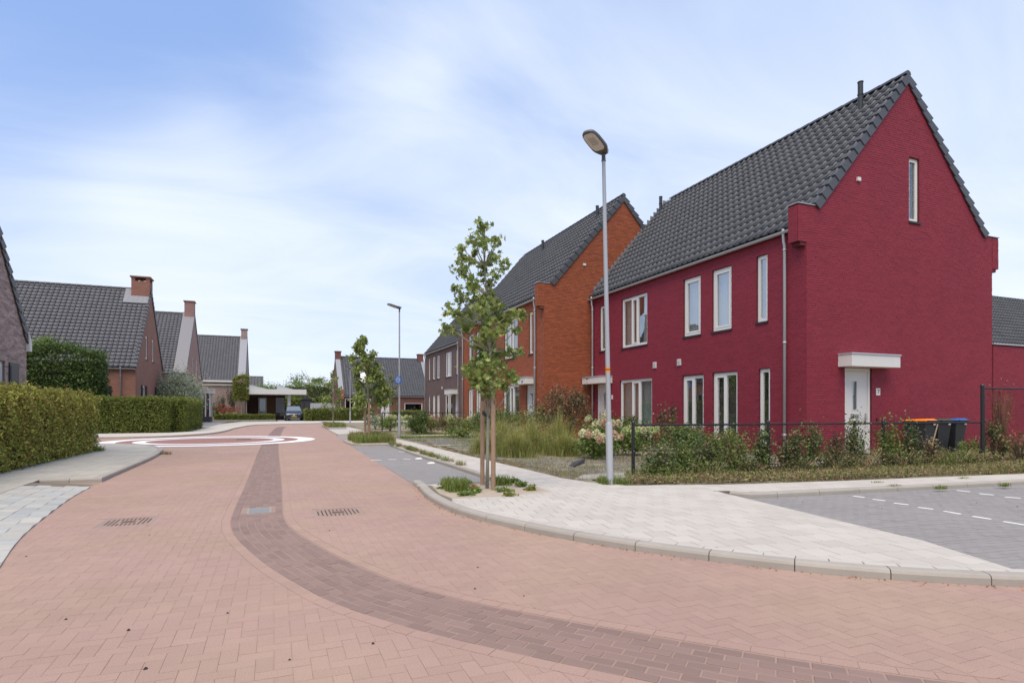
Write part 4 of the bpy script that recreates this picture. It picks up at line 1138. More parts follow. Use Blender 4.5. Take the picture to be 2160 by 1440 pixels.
# far houses
EM = brick_mat('deep_red_brown_brick', (.19, .078, .058), (.15, .06, .048), (.13, .07, .055), bump=.3)
e_f = [(.62, 1.78, 0.6, 2.62, 'double', 0), (2.45, 3.6, .6, 2.62, 'double', 0), (4.75, 5.75, .05, 2.55, 'door', 0), (7.55, 9.75, 1.0, 2.10, 'fixed', 0)]
he, fe_, QFe, QGe, we, re_ = gabled_house('bungalow', 'low dark red brick house with long tiled roof at the end of the street', 'house', (7.0, 70.5), (1, 0), (0, 1), 10.9, 9.2, 3.05, 1.02, EM,
                                          front_holes=[h[:4] for h in e_f], n_tiles=0, tile=M_TILE_G, tw=.31, te=.34, ov=.12, verge=False, far=True)
fill(he, QFe, e_f, True); white_verge(he, fe_, 9.2, 3.05, 1.02, wid=.5); chimney(he, 6.95, 7.6, 74.6, 75.5, 7.0, 8.45, EM, hollow=False)
fr_far = Fr((7.0 + 10.9, 70.5), (-1, 0), (0, 1)); white_verge(he, fr_far, 9.2, 3.05, 1.02, wid=.4); chimney(he, 17.2, 17.85, 74.6, 75.5, 7.0, 8.45, EM, hollow=False)
downpipe(he, fe_, .15, 3.0, .12, m=M_WHITE)
m = MB(); m.box((-.06, -.28, 2.5), (.5, -.001, 3.65), fe_); m.build('gable_pier', mat('brick_red_pier', (.27, .10, .07)), he)
m = MB(); m.prism([(2.1, 3.6), (2.1, 4.3), (3.4, 5.5), (3.4, 4.9)], 2.2, 3.3, lambda v, z, u: fe_(u, v - .9, z + .35)); dm = m.build('dormer', M_WHITE, he)
m = MB(); m.box((2.3, 1.15, 4.05), (3.2, 1.19, 4.5), fe_); m.build('pane', GLASSF, dm)
hf, ff_, *_ = gabled_house('distant_house', 'grey tiled roof far behind the trees by the carport', 'house', (-14, 125), (1, 0), (0, 1), 12, 9, 4.6, .73, EM, n_tiles=0, tile=M_TILE_G, verge=False, gutter=False, far=True, tw=.6, te=.6)
hg, fg_, *_ = gabled_house('annex_house', 'dark tiled roof showing behind the crimson annex wall at the right edge', 'house', (30, 21.9), (1, 0), (0, 1), 34, 8.4, 5.3, .95, M_REDW, n_tiles=300, tile=M_TILE_R, verge=False, tw=.30, te=.36)

# ================================================================= VEGETATION
def leaves(P, size, up=.4, jit=.35, aspect=.55, k=4, drop=0.0, seed=None):
    """one small rhombic (k=4) or star (k=10) leaf per point"""
    P = np.asarray(P, float); n = len(P); N = rng.normal(size=(n, 3)); N[:, 2] += up; N /= np.linalg.norm(N, axis=1)[:, None]
    A = rng.normal(size=(n, 3)); A[:, 2] -= drop; A -= (A * N).sum(1)[:, None] * N; A /= np.linalg.norm(A, axis=1)[:, None] + 1e-9; B = np.cross(N, A)
    S = size * (1 + rng.uniform(-jit, jit, n))[:, None]
    if k == 4: prof = [(-.5, 0), (0, aspect / 2), (.5, 0), (0, -aspect / 2)]
    else:
        prof = []
        for i in range(5):
            a = math.radians(-100 + 50 * i + 0) ; r = (.42, .52, .6, .52, .42)[i]
            a = math.radians((-110, -55, 0, 55, 110)[i]); prof.append((r * math.cos(a), r * math.sin(a)))
            if i < 4: a2 = math.radians((-110, -55, 0, 55, 110)[i] + 27); prof.append((.20 * math.cos(a2), .20 * math.sin(a2)))
        prof.append((-.28, .03))
    V = np.stack([P + A * (a * S) + B * (b * S) + N * (S * .12 * (abs(b) * 2)) for a, b in prof], 1)
    m = len(prof); return V.reshape(-1, 3), np.arange(n * m).reshape(n, m)


def blades(P, h, wid=.008, lean=.35, jit=.4):
    P = np.asarray(P, float); n = len(P); H = h * (1 + rng.uniform(-jit, jit, n)); a = rng.uniform(0, 2 * math.pi, n); l = np.abs(rng.normal(0, lean, n))
    d = np.stack([np.cos(a), np.sin(a), np.zeros(n)], 1); s = np.stack([-np.sin(a), np.cos(a), np.zeros(n)], 1) * wid / 2
    up = np.array([0, 0, 1.0]); mid = P + d * (H * l * .3)[:, None] + up * (H * .6)[:, None]; tip = P + d * (H * l)[:, None] + up * (H * (1 - .25 * l))[:, None]
    V = np.stack([P - s, P + s, mid + s * .8, mid - s * .8, tip + s * .15, tip - s * .15], 1).reshape(-1, 3); b = (np.arange(n) * 6)[:, None]
    return V, np.concatenate([b + np.array([0, 1, 2, 3]), b + np.array([3, 2, 4, 5])])


def leafmat(name, c1, c2, rand=.7, transl=.28, hue=1.5, rough=.6): return mat(name, c1, rough, rand=rand, transl=transl, col2=c2, hue=hue, spec=.3)


L_BEECH = leafmat('beech_leaf', (.33, .37, .07), (.40, .32, .09), .9, .25, 2.0)
L_HORN = leafmat('hornbeam_leaf', (.15, .20, .04), (.22, .23, .05), .9, .25, 1.6)
L_LAUREL = leafmat('laurel_leaf', (.065, .11, .026), (.12, .17, .04), .9, .15, 2.2, .4)
L_GUM = leafmat('sweetgum_leaf', (.21, .28, .07), (.32, .35, .12), .7, .30, 1.8)
L_GREEN = leafmat('mid_green_leaf', (.12, .17, .04), (.20, .24, .07), .9, .25, 1.8)
L_PALE = leafmat('bright_green_leaf', (.15, .24, .05), (.24, .30, .08), .7, .3, 1.5)
L_IVY = leafmat('ivy_leaf', (.06, .10, .03), (.15, .19, .06), 1.0, .15, 2.4, .35)
L_DRY = leafmat('dry_brown_leaf', (.23, .17, .095), (.32, .24, .12), .9, .2, 1.3)
L_GREY = leafmat('silver_leaf', (.34, .39, .28), (.48, .52, .40), .7, .2, 1.2)
L_RED = leafmat('dull_purple_leaf', (.075, .05, .04), (.14, .13, .05), .9, .2, 1.3)
L_YEL = leafmat('yellow_green_leaf', (.26, .25, .05), (.20, .25, .06), .7, .3, 1.2)
L_CONI = leafmat('conifer_needle', (.022, .045, .018), (.045, .07, .025), .8, .05, 1.5)
G_GRASS = leafmat('tall_grass_blade', (.30, .32, .08), (.42, .38, .16), .7, .3, 1.3)
G_DRY = leafmat('straw_blade', (.34, .26, .13), (.24, .20, .09), .7, .2, 1.2)
G_GREEN = leafmat('green_blade', (.15, .21, .045), (.25, .29, .07), .7, .3, 1.3)
WOOD = mat('grey_bark', (.30, .27, .21), .9, noise=.35, nscale=12, fine=.3, fscale=60, bump=.8, bscale=60)
TWIG = mat('brown_twig', (.10, .065, .04), .9)
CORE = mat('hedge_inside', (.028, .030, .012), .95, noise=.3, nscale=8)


def clumpy(n, r, c=(0, 0, 0), shell=.35, lumps=24, lump=.38, zmin=None):
    """points gathered in lumps inside an ellipsoid"""
    r = np.array(r, float); U = rng.normal(size=(lumps, 3)); U /= np.linalg.norm(U, axis=1)[:, None]; C = U * (rng.uniform(shell, .9, lumps)[:, None])
    k = rng.integers(0, lumps, n); s = rng.uniform(.5, 1.2, lumps)[k][:, None]
    P = C[k] + rng.normal(size=(n, 3)) * lump * .5 * s; P = P * r + np.array(c)
    if zmin is not None: P[:, 2] = np.where(P[:, 2] < zmin, zmin + rng.uniform(0, .1, n), P[:, 2])
    return P


def shrub(name, label, cat, x, y, r, h, n, size, m, z0=.08, group=None, twigs=10, lump=.38, m2=None, frac=.0, up=.4, aspect=.55, spikes=0, stem_m=None):
    root = empty(name, (x, y, z0), label, cat, group)
    rx, ry = (r, r) if not hasattr(r, '__len__') else r
    P = clumpy(n, (rx, ry, h * .5), (0, 0, h * .52), zmin=.02, lump=lump, lumps=max(14, int(26 * rx)))
    if spikes:
        a = rng.uniform(0, 2 * math.pi, spikes); Q = []
        for q in a:
            t = np.linspace(0, 1, 14)[:, None]; d = np.array([math.cos(q) * rx * rng.uniform(.3, 1), math.sin(q) * ry * rng.uniform(.3, 1), h * rng.uniform(.85, 1.15)])
            Q.append(d * (.55 + .45 * t) + rng.normal(size=(14, 3)) * size * .6)
        P = np.concatenate([P] + Q)
    k = int(len(P) * frac)
    V, F = leaves(P[k:], size, up=up, aspect=aspect); obj_np('foliage', V, F, m, root, 'stuff', local=True)
    if k: V, F = leaves(P[:k], size, up=up, aspect=aspect); obj_np('foliage', V, F, m2, root, 'stuff', local=True)
    if twigs:
        mb = MB()
        for _ in range(twigs):
            a = R.uniform(0, 6.28); e = R.uniform(.3, .85); mb.tube([(0, 0, 0), (math.cos(a) * rx * e * .4, math.sin(a) * ry * e * .4, h * .45), (math.cos(a) * rx * e, math.sin(a) * ry * e, h * R.uniform(.75, 1.02))], [.014, .009, .003], 4, False)
        mb.build('stems', stem_m or TWIG, root, 'stuff', local=True)
    return root


def hedge(name, label, boxes, dens, size, m, z0=.08, m2=None, frac=0, rough=.07, up=.15, cat='hedge'):
    """boxes: (x0, x1, y0, y1, h); leaves cover the faces of a dark solid core"""
    cx = np.mean([b[0] + b[1] for b in boxes]) / 2; cy = np.mean([b[2] + b[3] for b in boxes]) / 2
    root = empty(name, (cx, cy, z0), label, cat); mb = MB(); P = []
    for x0, x1, y0, y1, h in boxes:
        k = .07; mb.box((x0 + k, y0 + k, z0), (x1 - k, y1 - k, z0 + h - k))
        def face(n, f): 
            n = int(n * dens); u, v = rng.uniform(size=n), rng.uniform(size=n); P.append(f(u, v, n))
        face((y1 - y0) * h, lambda u, v, n: np.stack([x1 + rng.normal(-.02, rough * .5, n), y0 + (y1 - y0) * u, z0 + h * v], 1))
        face((x1 - x0) * h, lambda u, v, n: np.stack([x0 + (x1 - x0) * u, y0 + rng.normal(.02, rough * .5, n), z0 + h * v], 1))
        face((x1 - x0) * h * .4, lambda u, v, n: np.stack([x0 + (x1 - x0) * u, y1 + rng.normal(-.02, rough * .5, n), z0 + h * v], 1))
        face((y1 - y0) * h * (1 if x0 > 0 else .3), lambda u, v, n: np.stack([x0 + rng.normal(.02, rough * .5, n), y0 + (y1 - y0) * u, z0 + h * v], 1))
        face((y1 - y0) * (x1 - x0), lambda u, v, n: np.stack([x0 + (x1 - x0) * u, y0 + (y1 - y0) * v, z0 + h + rng.normal(.0, rough * .55, n)], 1))
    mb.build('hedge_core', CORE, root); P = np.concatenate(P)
    # surface undulation
    ph = np.sin(P[:, 0] * 3.1 + P[:, 1] * 2.3) * .02 + np.sin(P[:, 1] * 5.7 + P[:, 2] * 4.2) * .02 + np.sin(P[:, 0] * 9 + P[:, 2] * 7) * .012; P[:, 2] += ph; P[:, 0] += ph
    P[:, 2] = np.maximum(P[:, 2], z0 + .01); rng.shuffle(P); k = int(len(P) * frac)
    V, F = leaves(P[k:], size, up=up, aspect=.62); obj_np('foliage', V, F, m, root, 'stuff')
    if k: V, F = leaves(P[:k], size, up=up, aspect=.62); obj_np('foliage', V, F, m2, root, 'stuff')
    return root


hedge('clipped_hedge', 'clipped yellow-brown beech hedge nearest the camera along the left pavement', [(-6.0, -5.0, 8.5, 21.1, 1.62)], 2300, .058, L_BEECH, m2=leafmat('bronze_leaf', (.26, .14, .05), (.16, .10, .04), .8, .2), frac=.14, rough=.14)
hedge('clipped_hedge', 'dark green clipped hedge across the side street by the junction circle', [(-15.5, -5.3, 36.35, 37.3, 1.82), (-5.5, -4.62, 37.2, 45.2, 1.80)], 1500, .075, L_HORN, m2=L_YEL, frac=.07, rough=.12)
hedge('clipped_hedge', 'low clipped box hedge in front of the mauve house', [(-5.9, .1, 69.8, 70.6, .66)], 700, .10, L_HORN)
hedge('clipped_hedge', 'long green hedge in front of the low dark red bungalow', [(3.9, 10.4, 67.3, 68.3, 1.28)], 700, .10, L_HORN, rough=.12)
hedge('clipped_hedge', 'short green hedge under the wide window of the bungalow', [(12.6, 17.4, 66.9, 67.8, 1.05)], 600, .10, L_HORN, rough=.12)
hedge('clipped_hedge', 'narrow hedge end beside the parked car with a black gate post', [(3.1, 3.7, 66.6, 72, 1.2)], 600, .10, L_HORN, rough=.12)

# big clipped evergreen on stems, behind the second hedge
def block_tree(name, label, x0, x1, y0, y1, z0, z1, n, size, m, stems, bright=None, cat='tree', domed=.0):
    cx, cy = (x0 + x1) / 2, (y0 + y1) / 2; root = empty(name, (cx, cy, .08), label, cat); mb = MB()
    hx, hy, hz = (x1 - x0) / 2, (y1 - y0) / 2, (z1 - z0) / 2; zc = (z0 + z1) / 2 - .08
    P = rng.uniform(-1, 1, (n, 3)); mx = np.abs(P).max(1); P = P / (mx[:, None] ** .8); P *= (1 - .16 * (P[:, [1, 2, 0]] ** 2)) ; P *= rng.normal(1, .05, (n, 1)) * np.array([hx, hy, hz]); P[:, 2] += zc
    P[:, 2] += np.sin(P[:, 0] * 2.2) * .12 * (P[:, 2] > zc) + rng.exponential(.10, n) * (P[:, 2] > zc + hz * .7)
    V, F = leaves(P, size); obj_np('crown', V, F, m, root, 'stuff', local=True)
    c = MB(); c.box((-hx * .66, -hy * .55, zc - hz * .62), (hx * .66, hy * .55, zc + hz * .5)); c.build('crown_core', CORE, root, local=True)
    if bright is not None:
        k = n // 7; Q = clumpy(k, (hx * .45, hy * .5, .55), (-hx * .15, 0, zc + hz), lumps=14); V, F = leaves(Q, size); obj_np('young_shoots', V, F, bright, root, 'stuff', local=True)
    for s in stems: mb.tube([(s, 0, 0), (s, 0, z0)], .06, 6)
    mb.build('trunk', WOOD, root, local=True); return root


a = at_depth(55, 870, 36); b = at_depth(234, 870, 34.5)
block_tree('clipped_evergreen', 'large dark clipped evergreen behind the hedges at the left', a[0], b[0], 38.0, 40.6, 1.7, 4.65, 34000, .12, L_LAUREL, [-1.8, 0, 1.9], L_PALE)
shrub('silver_shrub', 'round silvery grey-green bush in front of the plum brick house', 'shrub', -6.9, 52.0, 1.75, 4.0, 26000, .15, L_GREY, lump=.55, twigs=14, aspect=.34, m2=L_GREEN, frac=.15)
shrub('conifer_bush', 'narrow dark conifer left of the yellow tree by the mauve house', 'shrub', -5.45, 71.9, .62, 3.1, 1500, .10, L_CONI, twigs=0, lump=.5)
shrub('conifer_bush', 'dark conifer directly behind the yellow-leaved espalier', 'shrub', -4.4, 72.3, .6, 4.0, 1700, .10, L_CONI, twigs=0, lump=.5)
shrub('dark_bush', 'dark green bush beside the white porch', 'shrub', -5.9, 70.9, .7, 1.9, 1200, .10, L_LAUREL, twigs=4)
root = shrub('red_flower_bush', 'bush covered in deep red flowers behind the box hedge', 'shrub', -4.9, 71.0, (1.5, .5), 1.7, 1200, .10, L_GREEN, twigs=6)
V, F = leaves(clumpy(900, (1.4, .5, .6), (0, -.1, 1.15)), .11); obj_np('flowers', V, F, mat('crimson_petal', (.42, .012, .03), .6, rand=.5), root, 'stuff', local=True)
root = shrub('cream_flower_bush', 'small bush with cream flower heads in front of the red flower bush', 'shrub', -4.6, 70.75, (.9, .2), .75, 300, .09, L_GREEN, twigs=3)
for x in (-.8, -.1, .45, .7): V, F = leaves(clumpy(60, (.2, .12, .16), (x, 0, .85)), .07); obj_np('flower_head', V, F, mat('cream_petal', (.72, .66, .38), .6, rand=.3), root, local=True)
block_tree('yellow_espalier', 'yellow-green leaved tree on thin bare stems by the mauve house', -4.2, -2.6, 71.2, 72.0, 2.3, 4.9, 7000, .13, L_YEL, [-.5, .05, .55])
shrub('pot_plant', 'reddish potted plant beside the cream door under the carport', 'plant', -2.0, 75.2, .3, 1.3, 250, .09, mat('rose_leaf', (.3, .05, .07), .7, rand=.6), twigs=3)
root = shrub('pink_flower_bush', 'small pink flowering plant by the porch plinth', 'plant', -7.0, 63.2, (.6, .3), .95, 260, .09, L_GREEN, z0=.3, twigs=3); V, F = leaves(clumpy(120, (.6, .3, .12), (0, 0, .95)), .08); obj_np('flowers', V, F, mat('pink_petal', (.55, .09, .12), .6, rand=.4), root, 'stuff', local=True)


# far trees
def big_tree(label, x, y, r, z0, z1, n, size, m, m2=None, sparse=False, group=None):
    root = empty('garden_tree', (x, y, .05), label, 'tree', group)
    P = clumpy(n, (r, r, (z1 - z0) / 2), (0, 0, (z0 + z1) / 2), lumps=18 if sparse else 40, lump=.30 if sparse else .45, shell=.5 if sparse else .2)
    V, F = leaves(P, size); obj_np('crown', V, F, m, root, 'stuff', local=True)
    if not sparse:
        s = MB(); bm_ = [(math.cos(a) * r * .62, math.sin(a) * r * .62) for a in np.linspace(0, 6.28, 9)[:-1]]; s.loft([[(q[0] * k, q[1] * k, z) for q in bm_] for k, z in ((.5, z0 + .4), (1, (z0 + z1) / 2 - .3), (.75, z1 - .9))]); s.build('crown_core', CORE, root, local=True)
    mb = MB(); mb.tube([(0, 0, 0), (.1, 0, z0 + .5), (0, 0, z1 - .8)], [.2, .15, .04], 8)
    for k in range(9):
        q = R.uniform(0, 6.28); zz = R.uniform(z0, z1 - 1.2); mb.tube([(0, 0, zz), (math.cos(q) * r * .7, math.sin(q) * r * .7, zz + r * .5)], [.06, .015], 5, False)
    mb.build('trunk', WOOD, root, local=True); return root


def far_xy(px, D): p = at_depth(px, 863, D); return p[0], p[1]


for px, D, top, r, lab, m_, sp in [(565, 100, 808, 4.2, 'bright green rounded tree left of centre behind the carport roof', L_PALE, False), (596, 99, 812, 3.6, 'green tree over the middle of the carport roof', L_GREEN, False),
                                  (628, 98, 806, 4.4, 'bright green tree behind the right end of the carport', L_PALE, False), (652, 112, 788, 4.6, 'thin-crowned tall tree above the green ones by the carport', L_GREEN, True),
                                  (668, 97, 806, 4.2, 'green tree between the carport and the bungalow', L_GREEN, False), (692, 101, 812, 3.6, 'green tree touching the bungalow gable', L_PALE, False)]:
    x, y = far_xy(px, D); z1 = EYE + (863 - top) * D / F_PX; big_tree(lab, x, y, r, .6 if not sp else 3.4, z1, 11000 if not sp else 2600, .27, m_, sparse=sp, group='trees behind the carport')
hedge('garden_hedge', 'tall dark hedge closing the driveway behind the parked car', [(1.9, 5.2, 86, 88, 2.6)], 180, .2, L_HORN, rough=.2)

# --- street trees
def street_tree(label, x, y, z0, h, blobs, n_each, size, trunk, D, seed=1, parts=0, group='young street trees', lobed=True, m=L_GUM):
    root = empty('street_tree', (x, y, z0), label, 'tree', group); rr = random.Random(seed)
    mb = MB(); mb.tube([(a - x, b - y, c - z0) for a, b, c in trunk], [max(.007, .024 * (1 - i / len(trunk)) + .005) * (D / 9.3) ** .3 for i in range(len(trunk))], 8)
    tr = mb.build('trunk', WOOD, root, local=True, smooth=True)
    P = []; lb = MB()
    for (bx, by, bz, r) in blobs:
        zt = bz - r * .3 - rr.uniform(.15, .45) * (abs(bx - x) + abs(by - y) + .3); ts = sorted(trunk, key=lambda t: abs(t[2] - max(zt, trunk[1][2] + .2)))[:1][0]
        lb.tube([(ts[0] - x, ts[1] - y, ts[2] - z0), ((ts[0] + bx) / 2 - x, (ts[1] + by) / 2 - y, (ts[2] * .6 + bz * .4) - z0), (bx - x, by - y, bz - z0 + r * .3)], [.014, .010, .004], 5, False)
        k = int(n_each * (r / .14) ** 1.6); q = rng.normal(size=(k, 3)) * np.array([r, r, r * .95]) * .46 + np.array([bx - x, by - y, bz - z0]); P.append(q)
    P = np.concatenate(P); lb.build('limb', WOOD, root, 'stuff', local=True)
    V, F = leaves(P, size, up=.5, k=10 if lobed else 4, drop=.6); kk = F.shape[1]
    cr = None
    if parts:
        dd = rng.permutation(len(P)); mid = set(dd[:parts].tolist()); rest = np.array([i for i in range(len(P)) if i not in mid])
        cr = obj_np('crown', V[F[rest]].reshape(-1, 3), np.arange(len(rest) * kk).reshape(-1, kk), m, root, 'stuff', local=True)
        protos = []
        for q in range(4):
            v, f = leaves([(0, 0, 0)], size, up=.5, jit=.1, k=10); me = mesh_np('leaf', v, f); me.materials.append(m); protos.append(me)
        for i in mid:
            o = bpy.data.objects.new('leaf', protos[i % 4]); o.location = P[i]; o.rotation_euler = (rng.uniform(-.5, .5), rng.uniform(-.5, .5), rng.uniform(0, 6.28)); s = rng.uniform(.75, 1.25); o.scale = (s, s, s); COL.objects.link(o); o.parent = cr
    else: obj_np('crown', V, F, m, root, 'stuff', local=True)
    return root


def stake(x, y, h, label, r=.036, z0=.07):
    mb = MB(); mb.tube([(0, 0, 0), (0, 0, h * .5), (.0, 0, h - .02), (0, 0, h)], [r, r, r, r * .85], 10)
    o = mb.build('tree_stake', mat('weathered_stake_wood', (.33, .215, .135), .85, noise=.3, nscale=5, fine=.25, fscale=70, bump=.6, bscale=60), None, smooth=False); o.location = (x, y, z0)
    auto_smooth(o); return tag(o, label, 'stake', 'stakes supporting the young trees')


TX, TY, TD = 3.12, 8.76, 9.3
T1 = [(1016.7, 478, 20), (1000, 504, 18), (1018, 496, 12), (1044, 511, 16), (1002, 531, 12), (1024, 515, 14), (973, 526, 15), (976, 546, 18), (973, 571, 20), (996, 551, 12), (1038, 547, 20), (1020, 566, 20), (1060, 560, 18), (1044, 582, 16),
      (990, 597, 18), (1000, 608, 14), (1030, 600, 16), (963, 611, 14), (974, 628, 14), (1004, 629, 18), (1020, 640, 18), (1034, 622, 14), (945, 655, 15), (966, 663, 18), (990, 664, 20), (941, 690, 15), (958, 699, 14), (985, 690, 18),
      (1014, 652, 20), (1047, 646, 20), (1058, 669, 20), (1082, 662, 18), (1102, 664, 14), (1073, 676, 14), (1024, 682, 20), (1024, 706, 24), (1052, 698, 20), (1090, 697, 12), (1034, 728, 26), (1008, 722, 20), (1046, 750, 24), (1076, 745, 14), (1097, 745, 12),
      (1015, 750, 22), (1030, 770, 26), (1004, 768, 18), (984, 782, 16), (996, 796, 20), (1024, 790, 26), (1052, 775, 22), (1075, 790, 18), (1087, 801, 13), (1039, 808, 24), (1018, 815, 20), (1062, 812, 16), (1004, 806, 16), (1030, 832, 14)]
bl = []
for px, py, r in T1:
    dd = TD + R.uniform(-.32, .32); p = at_depth(px, py, dd); bl.append((p[0], p[1], p[2], r * TD / F_PX * .95))
tk = []
for px, py in [(1027.5, 1030), (1028.5, 960), (1030, 880), (1032, 810), (1034, 740), (1029, 690), (1026, 620), (1022, 560), (1019, 500), (1017, 470)]:
    p = at_depth(px, py, TD + .02); tk.append((p[0], p[1], max(p[2], .05)))
street_tree('young sweetgum tree tied to two wooden stakes, nearest of the street trees', TX, TY, .07, 4.4, bl, 52, .100, tk, TD, parts=300)
s1 = on_ground(1017.5, 1022, .08); s2 = on_ground(1040.5, 1033, .08)
stake(s1[0], s1[1], 1.40, 'left wooden stake beside the nearest young tree'); stake(s2[0], s2[1], 1.44, 'right wooden stake beside the nearest young tree')
mb = MB(); tcn = at_depth(1030.5, 850, TD)
for (sx, sy, zz) in ((s1[0], s1[1], 1.28), (s2[0], s2[1], 1.44)):
    path = [(sx, sy - .055, zz - .02), ((sx + tcn[0]) / 2, (sy + tcn[1]) / 2 - .05, zz - .08), (tcn[0], tcn[1] - .045, zz - .1), (tcn[0] + .03, tcn[1] + .04, zz - .1), ((sx + tcn[0]) / 2, (sy + tcn[1]) / 2 + .05, zz - .06), (sx, sy + .055, zz - .02)]
    for p, q in zip(path, path[1:]):
        mb.add([p, q, (q[0], q[1], q[2] + .055), (p[0], p[1], p[2] + .055), (p[0], p[1] + .008, p[2]), (q[0], q[1] + .008, q[2]), (q[0], q[1] + .008, q[2] + .055), (p[0], p[1] + .008, p[2] + .055)],
               [(0, 1, 2, 3), (4, 7, 6, 5), (0, 4, 5, 1), (3, 2, 6, 7)])
tag(mb.build('tree_tie', mat('black_rubber', (.02, .02, .022), .8)), 'black rubber strap tying the nearest tree to its stakes', 'tree tie')


def auto_tree(label, x, y, D, px0, ytop, ybot, hw, n, nl, size, lean=0, z0=.08, seed=3, m=L_GUM, per=22):
    rr = random.Random(seed); k = D / F_PX; zt = EYE + (863 - ytop) * k; zb = EYE + (863 - ybot) * k; b = []
    for i in range(n):
        t = (i + .5) / n; wd = hw * k * (1.0 - .80 * t ** 1.3) * (0.75 if t < .08 else 1); q = rr.uniform(0, 6.28); e = rr.uniform(.25, 1) ** .7 * wd
        b.append((x + math.cos(q) * e + lean * t, y + math.sin(q) * e, zb + (zt - zb) * t * .97, max(.10, rr.uniform(.16, .26) * (1.15 - .6 * t) * min(1.6, hw * k / .9))))
    b += [(x + lean, y, zt - .1 * i, .09) for i in range(3)]
    street_tree(label, x, y, z0, zt, b, per, size, [(x, y, z0), (x, y, (z0 + zb) / 2), (x, y, zb), (x + lean * .3, y, (zb + zt) / 2), (x + lean, y, zt)], D, seed, lobed=False, m=m)


auto_tree('young street tree with stake in the second grassy pit', 3.55, 24.3, 23.9, 775, 712, 852, 48, 58, 0, .14, lean=-.25, seed=5, per=44)
auto_tree('slender young street tree in the third pit, farthest along', 3.9, 43.6, 42, 690, 783, 866, 26, 30, 0, .17, seed=8, per=16)
auto_tree('thin young tree in front of the bungalow door', 8.3, 45.2, 45.0, 813, 790, 855, 22, 26, 0, .17, seed=9, m=L_GREEN, per=11)
for i, (px, yy) in enumerate(((769, 850), (777.5, 850))):
    q = on_ground(px + 1, 929, .08); stake(q[0], q[1], 1.55, ('left' if i == 0 else 'right') + ' stake of the tree in the second grassy pit', .05)

# ================================================================= STREET FURNITURE
M_POLE = mat('grey_painted_steel', (.40, .41, .42), .4, metal=.25, noise=.05, nscale=2)
M_LAMP = mat('lamp_housing', (.10, .095, .09), .5)


def street_lamp(x, y, z0, htop, dirv, label, sc=1.0):
    ang = math.atan2(dirv[1], dirv[0]); root = empty('street_lamp', (x, y, z0), label, 'street lamp', 'grey street lamps', ang)
    mb = MB(); mb.tube([(0, 0, 0), (0, 0, .02), (0, 0, 1.0), (0, 0, 1.045)], [.062, .058, .058, .042], 16); auto_smooth(mb.build('pole_base', M_POLE, root, local=True))
    mb = MB(); mb.box((-.062, -.03, .30), (-.0575, .03, .72)); mb.build('service_door', M_POLE, root, local=True)
    mb = MB(); mb.tube([(0, 0, 1.04), (0, 0, htop - .14)], [.041, .030], 16); auto_smooth(mb.build('pole', M_POLE, root, local=True))
    mb = MB(); mb.tube([(0, 0, htop - .14), (0, 0, htop - .13), (0, 0, htop - .02)], [.040, .036, .030], 14); auto_smooth(mb.build('socket', M_LAMP, root, local=True))
    # head: flat rounded luminaire tilted up a little towards its tip
    tl = math.radians(15); n = 28
    def outline(k, a0=-.06, a1=.58, wd=.135):
        o = []
        for i in range(n):
            t = 2 * math.pi * i / n; c, s = math.cos(t), math.sin(t); e = .62
            X = (a0 + a1) / 2 + (a1 - a0) / 2 * math.copysign(abs(c) ** e, c) * k; tp = min(1, .5 + max(0, X - a0) / .16 * .5); o.append((X, wd * math.copysign(abs(s) ** e, s) * tp * k))
        return o
    lens_o = [(.325 + .215 * math.copysign(abs(math.cos(2 * math.pi * i / n)) ** .5, math.cos(2 * math.pi * i / n)), .108 * math.copysign(abs(math.sin(2 * math.pi * i / n)) ** .5, math.sin(2 * math.pi * i / n))) for i in range(n)]
    T = lambda X, Y, Z: (X * math.cos(tl) - Z * math.sin(tl), Y, htop + X * math.sin(tl) + Z * math.cos(tl))
    mb = MB(); mb.loft([[T(a, b, z) for a, b in outline(k)] for z, k in ((-.012, .96), (0, 1), (.035, .98), (.055, .85), (.065, .5))]); hd = auto_smooth(mb.build('lamp_head', M_LAMP, root, local=True), 30)
    mb = MB(); mb.box((-.07, -.06, .01), (.10, .06, .10), T); bevel(mb.build('hinge_block', mat('lamp_grey', (.30, .31, .33), .5), hd, local=True), .02)
    mb = MB(); mb.loft([[T(a, b, z) for a, b in [(p_[0], p_[1]) for p_ in lens_o]] for z in (-.022, -.012)]); mb.build('lens', mat('lens_glass', (.62, .57, .52), .3), hd, local=True)
    mb = MB(); mb.box((.26, -.055, -.028), (.44, .055, -.0225), T); mb.build('led_module', mat('led_grey', (.44, .40, .37), .4), hd, local=True)
    return root


l1 = on_ground(1287, 1021, .08)
la = street_lamp(l1[0], l1[1], .075, 5.53, (-.86, -.51), 'tall grey street lamp with orange sticker, in front of the crimson house')
mb = MB(); mb.tube([(0, 0, 1.88), (0, 0, 1.955)], .0405, 16, False); mb.build('sticker', mat('orange_sticker', (.75, .26, .01), .5), la, local=True)
mb = MB(); mb.tube([(0, 0, 1.905), (0, 0, 1.93)], .0412, 16, False); mb.build('sticker_print', mat('sticker_brown', (.30, .10, .01), .5), la, local=True)
fwd = Vector((math.sin(YAW), math.cos(YAW), 0)); la.rotation_mode = 'QUATERNION'      # the post leans slightly
la.rotation_quaternion = (Matrix.Rotation(math.radians(-1.15), 4, fwd) @ Matrix.Rotation(math.atan2(-.51, -.86), 4, 'Z')).to_quaternion()
l2 = on_ground(842.5, 922, .08)
lb = street_lamp(l2[0], l2[1], .075, 5.75, (-1, -.12), 'grey street lamp with small blue sign, beside the second tree pit')
sg = MB(); sg.box((-.30, -.075, 2.52), (.02, -.062, 2.83)); c_, s_ = math.cos(0), 0
sgn = empty('street_sign', (l2[0], l2[1], .075), 'small blue square sign fixed to the second street lamp', 'sign', rz=math.radians(8))
